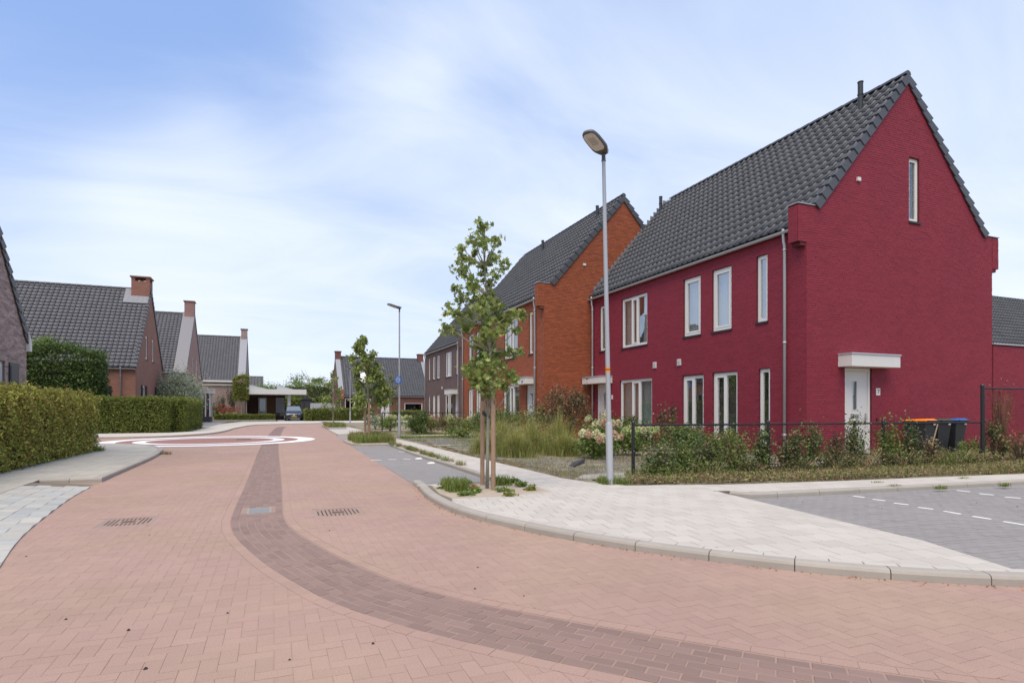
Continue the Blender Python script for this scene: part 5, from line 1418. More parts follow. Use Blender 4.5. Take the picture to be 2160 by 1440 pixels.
mb = MB(); mb.box((-.21, -.072, 2.42), (.05, -.062, 2.72)); mb.build('plate', mat('sign_blue', (.012, .15, .55), .35), sgn, local=True)
mb = MB()
for a, b, c, d in ((-.185, 2.60, -.025, 2.62), (-.185, 2.50, -.165, 2.60), (-.165, 2.45, -.02, 2.47), (-.14, 2.52, -.03, 2.545), (-.15, 2.66, -.03, 2.685), (-.02, 2.50, .0, 2.66)): mb.box((a, -.0745, b), (c, -.0721, d))
mb.build('white_pictogram', M_WHITE, sgn, local=True)
for z in (2.47, 2.66): m = MB(); m.tube([(0, 0, z), (0, 0, z + .02)], .046, 12); m.build('clamp', M_ZINC, sgn, local=True)
l3 = on_ground(738.5, 892, .08); street_lamp(l3[0], l3[1], .075, 5.0, (-1, 0), 'farthest grey street lamp, in front of the bungalow hedge')

# iron covers
M_IRON = mat('cast_iron', (.17, .155, .13), .7, metal=.2, noise=.25, nscale=6, fine=.2, fscale=80)
M_IROND = mat('iron_gap', (.035, .028, .022), .9)
M_IRONC = mat('cover_concrete', (.30, .275, .23), .85, noise=.2, nscale=8)
for (x, y, a, b), lab in zip(MAN, ('rectangular iron manhole cover in the road left of the dark strip', 'rectangular iron manhole cover in the road right of the dark strip')):
    root = empty('manhole_cover', (x, y, 0), lab, 'manhole cover', 'road covers')
    mb = MB(); mb.box((-a + .006, -b + .006, -.03), (a - .006, b - .006, -.016)); mb.build('recess', M_IROND, root, local=True)
    mb = MB(); t = .028
    for bx in (((-a + .01, -b + .01), (a - .01, -b + t)), ((-a + .01, b - t), (a - .01, b - .01)), ((-a + .01, -b + t), (-a + t, b - t)), ((a - t, -b + t), (a - .01, b - t))): mb.box((*bx[0], -.03), (*bx[1], -.001))
    mb.build('frame', M_IRONC, root, local=True)
    mb = MB(); mb.box((-a + t + .006, -b + t + .006, -.03), (a - t - .006, b - t - .006, -.007)); pl = mb.build('plate', M_IRONC, root, local=True)
    mb = MB(); rr_ = b - .07
    for k in range(11):
        xx = -a + .055 + k * (2 * a - .11) / 10; ln = rr_ * math.sqrt(max(.12, 1 - (abs(xx) / (a - .02)) ** 3.2))
        if abs(xx) < .09: mb.box((xx - .007, -ln, -.0069), (xx + .007, -ln * .45, -.0015)); mb.box((xx - .007, ln * .45, -.0069), (xx + .007, ln, -.0015))
        else: mb.box((xx - .007, -ln, -.0069), (xx + .007, ln, -.0015))
    for k in range(-2, 3): mb.box((-.075, k * .028 - .006, -.0069), (.075, k * .028 + .006, -.002))
    mb.build('rib', M_IROND, pl, local=True)
gx, gy, ga, gb = GR
root = empty('drain_cover', (gx, gy, 0), 'small iron drain cover set in the dark brick strip', 'drain cover', 'road covers')
mb = MB(); mb.box((-ga - .012, -gb - .012, -.03), (ga + .012, gb + .012, -.006)); mb.build('recess', M_IROND, root, local=True)
mb = MB(); mb.box((-ga, -gb, -.01), (-ga + .035, gb, .0)); mb.box((ga - .035, -gb, -.01), (ga, gb, .0)); mb.box((-ga + .035, -gb, -.01), (ga - .035, -gb + .03, 0)); mb.box((-ga + .035, gb - .03, -.01), (ga - .035, gb, 0)); mb.build('frame', M_IRONC, root, local=True)
mb = MB(); mb.box((-ga + .04, -gb + .035, -.01), (ga - .04, gb - .035, .001)); mb.build('lid', mat('worn_steel', (.25, .25, .24), .6, metal=.2), root, local=True)

# --- chain-link fence
FA, FB = np.array([6.05, 9.12]), np.array([14.6, 8.20]); fd = (FB - FA) / np.linalg.norm(FB - FA); FL = float(np.linalg.norm(FB - FA)); FZ, FH = .07, 1.0
M_FENCE = mat('black_fence_steel', (.013, .013, .014), .4)
fence = empty('chain_link_fence', (*((FA + FB) / 2), FZ), 'low black chain-link fence in front of the crimson gable', 'fence')
fp = lambda s, z: (FA[0] + fd[0] * s, FA[1] + fd[1] * s, z)
def post(root, x, y, z1, r=.032):
    mb = MB(); mb.tube([(x, y, 0), (x, y, z1)], r, 10); p = auto_smooth(mb.build('post', M_FENCE, root)); mb = MB(); mb.tube([(x, y, z1), (x, y, z1 + .03)], [r + .006, r * .6], 10); mb.build('post_cap', M_FENCE, p)
for px in (1335, 1619, 1862):
    d = pix_ray(px, 863); s = 0
    for k in range(400):
        s = FL * k / 400; q = fp(s, 0)
        if screen_x(q[0], q[1]) >= px: break
    post(fence, q[0], q[1], FZ + FH + .02)
mb = MB(); mb.tube([fp(0, FZ + FH - .03), fp(FL, FZ + FH - .03)], .019, 8); auto_smooth(mb.build('top_rail', M_FENCE, fence))
def chain(root, P, L0, za, zb, pitch=.07, r=.0036):
    V = []; F = []; H = zb - za; n = int((L0 + H) / pitch)
    for sg in (1, -1):
        for k in range(n):
            s0 = k * pitch - H; a0, a1 = (s0, za), (s0 + H, zb)
            if sg < 0: a0, a1 = (s0, zb), (s0 + H, za)
            t0 = max(0, -s0 / H); t1 = min(1, (L0 - s0) / H)
            if t1 <= t0: continue
            p = np.array(P(s0 + H * t0, a0[1] + (a1[1] - a0[1]) * t0)); q = np.array(P(s0 + H * t1, a0[1] + (a1[1] - a0[1]) * t1)); b = len(V)
            nrm = np.array([-fd[1], fd[0], 0]) * r; up = np.array([-(q - p)[2] * 0, 0, r]) ; sd_ = np.array([fd[0], fd[1], 0]) * r * sg
            for c in (p, q): V += [c + nrm, c - up - sd_, c - nrm * 0 + up + sd_]
            F += [(b, b + 1, b + 4, b + 3), (b + 1, b + 2, b + 5, b + 4), (b + 2, b, b + 3, b + 5)]
    obj_np('mesh_wire', np.array(V), F, M_FENCE, root, 'stuff')
chain(fence, fp, FL, FZ + .02, FZ + FH - .04)
f2 = empty('chain_link_fence', (17, 8.1, FZ), 'tall black chain-link fence section at the right edge', 'fence')
F2 = lambda s, z: (FB[0] + fd[0] * s, FB[1] + fd[1] * s, z)
post(f2, FB[0], FB[1], 1.86, .042); mb = MB(); mb.tube([F2(0, 1.80), F2(6, 1.80)], .02, 8); auto_smooth(mb.build('top_rail', M_FENCE, f2)); post(f2, *F2(5.2, 0)[:2], 1.84)
chain(f2, F2, 6, FZ + .02, 1.79)
# second, distant fence
f3 = empty('wire_fence', (8, 33, .08), 'thin black fence behind the flower beds by the brown house', 'fence'); q0, q1 = (5.6, 33.2), (11.8, 36.6)
mb = MB(); mb.tube([(*q0, 1.12), (*q1, 1.12)], .022, 6); mb.build('top_rail', M_FENCE, f3)
for t in (0, .33, .66, 1): post(f3, q0[0] + (q1[0] - q0[0]) * t, q0[1] + (q1[1] - q0[1]) * t, 1.14, .035)

# --- wheelie bins
def bin_(x, y, rz, lidm, label):
    root = empty('wheelie_bin', (x, y, .08), label, 'bin', 'wheelie bins by the crimson wall', rz); root.scale = (1, 1, 1.08); B = mat('bin_black', (.022, .024, .028), .5, noise=.1)
    mb = MB(); mb.loft([[(-.19, -.20, .10), (.19, -.20, .10), (.19, .22, .04), (-.19, .22, .04)], [(-.25, -.27, .80), (.25, -.27, .80), (.25, .28, .80), (-.25, .28, .80)], [(-.27, -.30, .81), (.27, -.30, .81), (.27, .31, .81), (-.27, .31, .81)], [(-.27, -.30, .86), (.27, -.30, .86), (.27, .31, .86), (-.27, .31, .86)]])
    bevel(mb.build('body', B, root, local=True), .015)
    mb = MB(); mb.loft([[(-.28, -.31, .862), (.28, -.31, .862), (.28, .33, .862), (-.28, .33, .862)], [(-.28, -.31, .885), (.28, -.31, .885), (.28, .33, .875), (-.28, .33, .875)], [(-.20, -.24, .925), (.20, -.24, .925), (.20, .20, .905), (-.20, .20, .905)]])
    bevel(mb.build('lid', lidm, root, local=True), .012)
    mb = MB(); mb.tube([(-.24, -.36, .87), (.24, -.36, .87)], .016, 8); mb.box((-.24, -.36, .855), (-.20, -.29, .885)); mb.box((.20, -.36, .855), (.24, -.29, .885)); mb.build('handle', B, root, local=True)
    for s in (-1, 1):
        mb = MB(); mb.tube([(s * .22, -.22, .10), (s * .27, -.22, .10)], .10, 16); w_ = mb.build('wheel', mat('tyre_black', (.015, .015, .015), .8), root, local=True)
        mb = MB(); mb.tube([(s * .271, -.22, .10), (s * .276, -.22, .10)], .055, 12); mb.build('hub', mat('hub_grey', (.10, .10, .10), .6), w_, local=True)
    mb = MB(); mb.box((.10, -.312, .76), (.17, -.282, .80)); mb.build('sticker', M_WHITE, root, local=True)
bin_(16.35, 10.72, .10, mat('lid_orange', (.85, .22, .01), .45), 'black wheelie bin with orange lid by the crimson wall')
bin_(17.08, 10.78, -.05, mat('lid_olive', (.05, .065, .025), .5), 'black wheelie bin with dark olive lid between two others')
bin_(17.80, 10.80, .04, mat('lid_blue', (.025, .13, .42), .45), 'black wheelie bin with blue lid nearest the tall fence post')

# --- parked car, seen from the front
def car():
    x, y = 2.02, 68.2; root = empty('parked_car', (x, y, .09), 'dark grey family car parked nose-out on the driveway under the carport', 'car')
    P = mat('car_grey_paint', (.045, .055, .075), .25, metal=.5, coat=.6); K = mat('car_black', (.01, .01, .012), .45); Wg = mat('windscreen_glass', (.16, .19, .21), .06, spec=.9, coat=1)
    W2, Z = .92, 1.68
    def ring(yy, hw, z0, zs, zt, tw): return [(-hw * .96, yy, z0), (-hw, yy, z0 + .25), (-hw, yy, zs - .05), (-hw * .97, yy, zs), (-tw, yy, zt - .03), (-tw * .9, yy, zt), (tw * .9, yy, zt), (tw, yy, zt - .03), (hw * .97, yy, zs), (hw, yy, zs - .05), (hw, yy, z0 + .25), (hw * .96, yy, z0)]
    mb = MB(); mb.loft([ring(0, .74, .30, .62, .68, .62), ring(.12, .86, .22, .74, .80, .74), ring(.5, .90, .20, .88, .94, .80), ring(1.05, W2, .20, .96, 1.02, .80), ring(1.15, W2, .20, .98, 1.08, .78), ring(1.75, W2, .20, 1.0, 1.56, .66), ring(2.2, W2, .20, 1.0, 1.67, .62), ring(3.6, W2, .20, 1.0, 1.66, .62), ring(4.2, .90, .22, 1.0, 1.5, .60), ring(4.45, .84, .30, .95, 1.02, .66)])
    auto_smooth(mb.build('body', P, root, local=True), 40)
    mb = MB(); V = [(-.76, 1.13, 1.075), (.76, 1.13, 1.075), (.635, 1.76, 1.575), (-.635, 1.76, 1.575)]; mb.add(V + [(a, b + .02, c - .01) for a, b, c in V], [(0, 1, 2, 3), (4, 7, 6, 5), (0, 4, 5, 1), (2, 6, 7, 3)]); mb.build('windscreen', Wg, root, local=True)
    mb = MB(); mb.prism([(-.60, .50), (.60, .50), (.68, .62), (-.68, .62)], -.025, .06, lambda a, z, d: (a, d, z)); mb.build('grille', K, root, local=True)
    mb = MB(); mb.prism([(-.72, .22), (.72, .22), (.78, .42), (-.78, .42)], -.03, .06, lambda a, z, d: (a, d, z)); mb.build('lower_intake', K, root, local=True)
    mb = MB()
    for k in (0, 1): mb.box((-.55, -.035, .26 + k * .07), (.55, -.031, .275 + k * .07))
    mb.build('chrome_strip', M_ZINC, root, local=True)
    for s in (-1, 1):
        mb = MB(); mb.loft([[(s * .50, -.012, .62), (s * .80, .07, .64), (s * .84, .16, .76), (s * .52, .02, .74)], [(s * .50, .05, .62), (s * .80, .15, .64), (s * .84, .26, .77), (s * .52, .12, .74)]]); mb.build('headlight', mat('headlight_glass', (.55, .58, .62), .08, spec=1), root, local=True)
        mb = MB(); mb.tube([(s * .92, 1.28, 1.06), (s * 1.0, 1.26, 1.09)], .03, 6); mm = mb.build('mirror', P, root, local=True); mb = MB(); mb.box((min(s * .98, s * 1.13), 1.18, 1.02), (max(s * .98, s * 1.13), 1.27, 1.19)); bevel(mb.build('mirror_shell', P, mm, local=True), .03)
        for yy in (.85, 3.55):
            mb = MB(); mb.tube([(s * .72, yy, .32), (s * .925, yy, .32)], .32, 20); w_ = mb.build('wheel', mat('tyre_black', (.015, .015, .015)), root, local=True); mb = MB(); mb.tube([(s * .926, yy, .32), (s * .935, yy, .32)], .21, 14); mb.build('rim', M_ZINC, w_, local=True)
    mb = MB(); mb.box((-.26, -.045, .43), (.26, -.03, .54)); p = mb.build('number_plate', mat('plate_yellow', (.80, .50, .01), .5), root, local=True)
    mb = MB()
    for k in range(7):
        if k not in (2, 5): mb.box((-.215 + k * .063, -.0475, .455), (-.175 + k * .063, -.0455, .515))
    mb.build('plate_print', K, p, local=True)
    mb = MB(); mb.tube([(0, -.035, .665), (0, -.02, .665)], .075, 18); mb.build('emblem', mat('emblem_chrome', (.85, .85, .87), .25, metal=.3), root, local=True)
car()

# --- far garden odds and ends
fn = empty('garden_fence', (7.2, 84, .08), 'light grey upright-board fence left of the bungalow', 'fence'); 
for k in range(15): m = MB(); m.box((3.9 + k * .19, 72.0, .08), (4.07 + k * .19, 72.05, 2.05)); m.build('plank', mat('pale_grey_board', (.50, .52, .56), .7), fn)
m = MB(); m.box((3.1, 70.5, .05), (3.22, 70.62, 2.1)); tag(m.build('gate_post', M_DARK), 'black gate post between the parked car and the bungalow hedge', 'post')
m = MB(); m.box((3.4, 66.75, .05), (3.55, 66.9, 1.55)); tag(m.build('gate_post', M_DARK), 'black post at the left end of the bungalow hedge', 'post')
m = MB(); m.box((3.3, 82, .1), (4.7, 84, 2.6)); m.prism([(3.2, 2.6), (4.8, 2.6), (4.0, 3.1)], 81.9, 84.1, lambda x, z, y: (x, y, z)); tag(m.build('garden_shed', mat('dark_shed', (.05, .05, .055), .8)), 'dark grey garden shed behind the pale board fence', 'shed')
m = MB(); m.box((-5.95, 69.55, .05), (.2, 69.75, .20)); tag(m.build('bed_edging', M_KERB), kind='structure')

# ================================================================= PLANTING ON THE RIGHT
def scatter(n, poly, z=.08, clump=0.0):
    P = np.array(poly); x0, y0 = P.min(0); x1, y1 = P.max(0); out = np.zeros((0, 2))
    while len(out) < n:
        Q = rng.uniform((x0, y0), (x1, y1), (n * 2, 2))
        if clump:
            c = rng.uniform((x0, y0), (x1, y1), (max(4, int(n / 60)), 2)); Q = c[rng.integers(0, len(c), n * 2)] + rng.normal(0, clump, (n * 2, 2))
        out = np.concatenate([out, Q[inside(poly, Q)]])
    out = out[:n]; return np.concatenate([out, np.full((n, 1), z)], 1)


def turf(name, P, h, m, wid=.008, lean=.5, kind='stuff'):
    V, F = blades(P, h, wid, lean); return tag(obj_np(name, V, F, m), kind=kind)


BED_F = [(5.5, 8.35), (7.1, 7.82), (9.0, 7.5), (13.6, 6.95), (18, 6.6), (18, 8.3), (14.6, 8.7), (6.1, 9.5)]
turf('dry_grass', scatter(11000, BED_F, .07, .30), .15, G_DRY, .006, .9)
turf('grass', scatter(3000, BED_F, .07, .3), .11, G_GREEN, .006, .9)
V, F = leaves(scatter(7000, BED_F, .09, .3) + rng.uniform(0, .12, (7000, 1)) * np.array([[0, 0, 1]]), .045, up=.8); tag(obj_np('ground_cover', V, F, L_GREEN), kind='stuff')
V, F = leaves(scatter(14000, BED_F, .085, .4) + rng.uniform(0, .10, (14000, 1)) * np.array([[0, 0, 1]]), .05, up=1.2); tag(obj_np('leaf_litter', V, F, L_DRY), kind='stuff')

# shrubs growing along the fence: (px, width m, height, kind)
def on_line(px, off=0.0):
    for k in range(600):
        s = -1 + (FL + 3) * k / 600; q = fp(s, 0); x, y = q[0] + fd[1] * off, q[1] - fd[0] * off
        if screen_x(x, y) >= px: return x, y
    return x, y


FS = [(1392, .50, .52, L_IVY, 'ivy-covered clump just right of the first fence post'), (1440, .55, .66, L_GREEN, 'leafy clump on the fence left of the crimson french window'), (1490, .5, .60, L_IVY, 'dark clump on the fence under the crimson french window'),
      (1545, .55, .80, L_GREEN, 'tall leafy shoots on the fence between the crimson windows'), (1612, .36, .86, L_IVY, 'dark rounded ivy column at the second fence post'), (1655, .30, .45, L_DRY, 'dry brown clump on the fence left of the downpipe'),
      (1672, .34, .74, L_IVY, 'dark ivy column on the fence under the downpipe'), (1712, .36, .80, L_IVY, 'dark ivy column on the fence right of the downpipe'), (1756, .30, .70, L_RED, 'reddish climbing shoots on the fence left of the door'),
      (1803, .36, .82, L_IVY, 'dense ivy column in front of the white side door'), (1870, .34, .98, L_GREEN, 'climbing shoots round the third fence post'), (1922, .36, .80, L_IVY, 'broad dark ivy mass in front of the orange-lidded bin'),
      (1962, .20, .55, L_DRY, 'dry weedy shoots in front of the bins')]
for i, (px, wd, h, m_, lab) in enumerate(FS):
    x, y = on_line(px, -.02 if i % 3 else .12)
    shrub('fence_shrub', lab, 'shrub', x, y, (wd * R.uniform(.5, .85), .20), h * R.uniform(.85, 1.05) + .08, int(1050 * wd * h / .25), .055, m_, z0=.06, group='climbers along the low fence', twigs=10, lump=R.uniform(.6, 1.0), m2=(L_PALE if i % 3 == 1 else L_DRY), frac=.20, spikes=4)
for px, lab in ((1418, 'low tangle of dry stems by the first fence post'), (1520, 'low undergrowth below the crimson french window'), (1585, 'low undergrowth left of the second fence post'), (1690, 'low undergrowth between two ivy columns by the downpipe'), (1775, 'yellow-green weeds left of the white side door'),
                (1838, 'yellow-green weeds right of the white side door'), (1900, 'brown undergrowth before the orange-lidded bin'), (2010, 'dry low weeds in front of the blue-lidded bin'), (2060, 'brown weeds at the tall fence post')):
    x, y = on_line(px, .22); shrub('undergrowth', lab, 'plant', x + R.uniform(-.2, .2), y, (R.uniform(.45, .8), .22), R.uniform(.28, .50), 1000, .042, R.choice([L_DRY, L_GREEN, L_RED]), z0=.05, group='weeds at the foot of the fence', twigs=16, lump=.6, m2=L_GREEN, frac=.4, spikes=6, stem_m=mat('straw_stem', (.36, .27, .15), .9))
x, y = on_line(2093, -.1); shrub('climber', 'dark green climber on the tall fence post', 'shrub', x, y, (.42, .2), 1.15, 800, .06, L_IVY, twigs=14, spikes=5, m2=L_DRY, frac=.4)
x, y = on_line(2112, -.1); shrub('bare_climber', 'reddish bare twigs climbing the tall fence at the right edge', 'shrub', x, y, (.5, .2), 1.75, 330, .045, mat('russet_leaf', (.26, .10, .045), .8, rand=.8), twigs=40, lump=.7, spikes=8, stem_m=mat('russet_twig', (.22, .11, .07), .9))
x, y = on_line(2150, -.1); shrub('bare_climber', 'brown weeds below the tall fence at the very right edge', 'shrub', x, y, (.7, .3), .7, 700, .05, L_DRY, twigs=20, m2=L_GREEN, frac=.5)
shrub('grass_tuft', 'bright green weeds at the foot of the blue-lidded bin', 'plant', 17.6, 10.25, (.55, .2), .42, 700, .05, L_PALE, twigs=6)
mb = MB(); mb.tube([(15.75, 10.1, .05), (15.95, 10.0, .95)], .016, 6); tag(mb.build('bamboo_cane', mat('cane', (.42, .34, .22), .8)), 'thin pale cane leaning in front of the bins', 'cane')
turf('grass', scatter(2600, [(13.5, 8.6), (20, 8.0), (20, 10.2), (14.5, 10.4)], .09, .3), .16, G_DRY, .008, .7)
turf('grass', scatter(1300, [(13.0, 10.7), (15.5, 10.6), (24, 10.4), (24, 11.3), (13, 11.3)], .09, .2), .20, G_GREEN, .010, .5)

# open ground beside the pavement
OPEN = [(4.95, 9.9), (5.3, 8.9), (6.0, 9.3), (12.7, 10.3), (12.7, 14), (7.0, 13.6), (5.0, 13.4)]
turf('dry_grass', scatter(6500, OPEN, .085, .28), .055, G_DRY, .006, .9); turf('grass', scatter(5200, OPEN, .085, .25), .05, G_GREEN, .006, .8)
EDGE = [(4.90, 9.6), (5.05, 9.05), (5.25, 9.2), (5.1, 9.8), (5.05, 14), (5.0, 20), (4.9, 20)]
turf('dry_grass', scatter(2600, EDGE, .08, .10), .05, G_DRY, .006, .9)
FAR = [(4.95, 19), (6.8, 19), (10.4, 24), (10.4, 33), (5.2, 33), (5.0, 26)]
turf('grass', scatter(6000, FAR, .085, .35), .07, G_GREEN, .012, .8)
LAWN = [(5.0, 24.6), (10.3, 26), (10.3, 26.7), (5.2, 26.6)]; turf('grass', scatter(3000, LAWN, .085), .06, G_GREEN, .012, .6)
# gravel
def gravel(P, s, m):
    n = len(P); base = np.array([(1, 0, -.2), (-.5, .8, -.2), (-.5, -.8, -.2), (0, 0, .6)]); a = rng.uniform(0, 6.28, n); sc = s * rng.uniform(.5, 1.4, n)
    Rz = np.stack([np.stack([np.cos(a), -np.sin(a), 0 * a], 1), np.stack([np.sin(a), np.cos(a), 0 * a], 1), np.tile([0, 0, .8], (n, 1))], 1)
    V = (np.einsum('nij,kj->nki', Rz, base) * sc[:, None, None] + P[:, None, :]).reshape(-1, 3); b = (np.arange(n) * 4)[:, None]
    return tag(obj_np('gravel', V, np.concatenate([b + np.array(t) for t in ((0, 1, 3), (1, 2, 3), (2, 0, 3))]), m), kind='stuff')
gravel(scatter(9000, [(5.2, 9.6), (5.8, 9.4), (12.8, 10.6), (12.8, 14), (5.0, 13.2), (5.0, 11)], .088), .022, M_GRAVEL)
gravel(scatter(6000, [(4.98, 13.4), (6.0, 13.6), (5.6, 16), (5.0, 24.2), (8.5, 24.2), (7.0, 19.2), (6, 17.2), (5.0, 16.8)], .088), .026, M_GRAVEL)
m = MB(); m.add([(5.95, 11.2, .11), (6.6, 11.9, .11), (6.75, 12.1, .19), (6.1, 11.5, .17), (6.0, 11.5, .095), (6.7, 12.2, .095)], [(0, 1, 2, 3), (3, 2, 5, 4), (0, 3, 4), (1, 5, 2)]); tag(m.build('roofing_felt', mat('black_felt', (.045, .045, .05), .7)), 'dark folded sheet lying on the bare ground beside the pavement', 'sheet')

# tall pale grass mass
def grass_clump(x, y, r, h, n, label):
    root = empty('ornamental_grass', (x, y, .08), label, 'grass clump', 'tall grasses in the front garden'); a = rng.uniform(0, 6.28, n); q = np.abs(rng.normal(0, .5, n)) * r
    P = np.stack([np.cos(a) * q, np.sin(a) * q, 0 * a], 1); V, F = blades(P, h * (1.15 - .75 * np.clip(q / (r * .9), 0, 1)), .008, .8, .5); obj_np('foliage', V, F, G_GRASS, root, 'stuff', local=True)
    a = rng.uniform(0, 6.28, n // 3); q = np.abs(rng.normal(0, .45, n // 3)) * r; V, F = blades(np.stack([np.cos(a) * q, np.sin(a) * q, 0 * a], 1), h * .7, .010, .7, .3); obj_np('foliage', V, F, G_GREEN, root, 'stuff', local=True)
for x, y, r, h, n, lab in [(5.55, 15.6, .55, .55, 1500, 'pale feathery grass clump at the pavement edge, left of the stakes'), (5.9, 14.3, .6, .58, 1700, 'pale grass clump directly behind the tree stakes'), (6.9, 15.6, .75, .75, 1700, 'tall pale grass behind the stakes, middle of the bed'),
                           (6.6, 17.2, .7, .80, 1500, 'tall grass at the back left of the pale grass bed'), (7.3, 14.3, .6, .55, 1400, 'pale grass clump just left of the hydrangeas'), (8.2, 16.4, .7, .9, 1200, 'tall loose grass behind the hydrangeas')]:
    grass_clump(x, y, r, h, n, lab)


def hydrangea(x, y, r, h, heads, label, c1):
    root = shrub('hydrangea_bush', label, 'shrub', x, y, r, h, 1500, .085, L_GREEN, group='hydrangeas in the front garden', twigs=12, m2=L_PALE, frac=.45, lump=.5); protos = []
    for k in range(3):
        P = rng.normal(size=(210, 3)); P /= np.linalg.norm(P, axis=1)[:, None]; P *= np.array([.085, .085, .105]) * rng.uniform(.85, 1.05, (210, 1)); P[:, :2] *= (1.05 - P[:, 2:3] * 3.2); v, f = leaves(P, .042, aspect=.9); me = mesh_np('flower_head', v, f); me.materials.append(c1[k % len(c1)]); protos.append(me)
    for i in range(heads):
        a = R.uniform(0, 6.28); e = R.uniform(.35, 1.0); o = bpy.data.objects.new('flower_head', protos[i % 3]); t = R.uniform(.45, 1.0)
        o.location = (math.cos(a) * r * e, math.sin(a) * r * e - .1, h * (1.05 - .45 * e * (1 - t))); o.rotation_euler = (R.uniform(-.5, .5), R.uniform(-.5, .5), R.uniform(0, 6)); s = R.uniform(.75, 1.2); o.scale = (s, s, s); COL.objects.link(o); o.parent = root
    return root


CREAM = mat('cream_hydrangea', (.62, .60, .36), .7, rand=.3, transl=.2); PINKC = mat('blush_hydrangea', (.60, .42, .28), .7, rand=.4, transl=.2); LIME = mat('lime_hydrangea', (.50, .56, .25), .7, rand=.3, transl=.2)
hydrangea(7.6, 13.0, .62, .62, 15, 'blush-pink hydrangea bush nearest the bare ground', [PINKC, PINKC, CREAM]); hydrangea(8.35, 13.9, .6, .85, 8, 'cream and pink hydrangea bush behind the first one', [CREAM, PINKC, CREAM])
hydrangea(9.05, 13.6, .62, .72, 12, 'lime-white hydrangea bush nearest the lamp post', [LIME, CREAM, LIME]); hydrangea(8.9, 15.2, .5, 1.05, 4, 'tall cream hydrangea in front of the dark shrub', [CREAM, CREAM, LIME])
hydrangea(7.6, 24.6, .8, .9, 10, 'cream hydrangea by the orange house windows', [CREAM, CREAM, LIME]); hydrangea(6.9, 30.4, .9, .85, 14, 'cream flowering bush left of the second lamp post', [CREAM, LIME, CREAM]); hydrangea(6.1, 33.5, .8, .8, 10, 'cream flowering bush beside the end of the distant fence', [CREAM, LIME, CREAM])

SH = [(9.75, 18.6, 1.05, 2.15, 5200, .075, L_RED, 'tall dark brownish bush at the corner of the orange house'), (8.55, 19.0, .8, 1.35, 2800, .07, L_GREEN, 'green bush under the orange gable, left of the dark one'), (10.6, 16.6, .7, 1.15, 2600, .07, L_LAUREL, 'dark bush in front of the crimson house far end'),
      (10.2, 15.0, .65, .80, 2200, .07, L_LAUREL, 'low dark bush behind the lime hydrangea'), (11.3, 14.6, .6, .95, 2200, .065, L_GREEN, 'green bush in front of the crimson front door'), (9.75, 12.3, .55, .80, 2400, .06, L_LAUREL, 'dense dark green bush just right of the lamp post'),
      (10.8, 12.75, .6, .72, 2200, .06, L_GREEN, 'mid green bush behind the first fence post'), (11.75, 13.2, .55, .62, 1800, .06, L_YEL, 'yellow-green bush under the wide crimson window'), (11.9, 15.9, .45, 1.35, 700, .08, L_RED, 'sparse purple-leaved shrub in front of the curtained crimson window'),
      (7.5, 20.6, .9, 1.25, 3200, .075, L_LAUREL, 'dark rounded bush left of the tree stakes'), (8.9, 23.2, .9, 1.5, 2800, .08, L_GREEN, 'grey-green bush under the orange house window'), (6.75, 28.6, .75, 1.25, 2600, .09, L_LAUREL, 'dark round bush right of the second lamp post'),
      (8.6, 30.5, 1.1, .95, 2600, .09, L_DRY, 'straggly brown-green bush by the distant fence'), (9.6, 27.8, .9, 1.05, 2200, .09, L_GREEN, 'grey-green bush in front of the brown house'), (5.9, 37.5, .8, .95, 1600, .11, L_GREY, 'small silvery bush near the third tree pit')]
for x, y, r, h, n, s, m_, lab in SH: shrub('garden_bush', lab, 'shrub', x, y, r, h, n, s, m_, group='shrubs in the front gardens', m2=L_DRY if m_ in (L_RED, L_GREEN) else L_GREEN, frac=.22, spikes=10 if h > 1.2 else 4, twigs=14)
shrub('flower', 'small bush with one red bloom by the distant fence', 'shrub', 8.1, 32.2, .3, 1.0, 200, .12, mat('coral_petal', (.62, .10, .06), .6), twigs=2)
mb = MB(); mb.tube([(7.2, 29.0, .12), (7.9, 29.1, .16), (8.6, 29.0, .10)], .07, 8); tag(mb.build('fallen_branch', mat('pale_wood', (.34, .27, .16), .9)), 'pale dead branch lying on the lawn by the distant fence', 'branch')

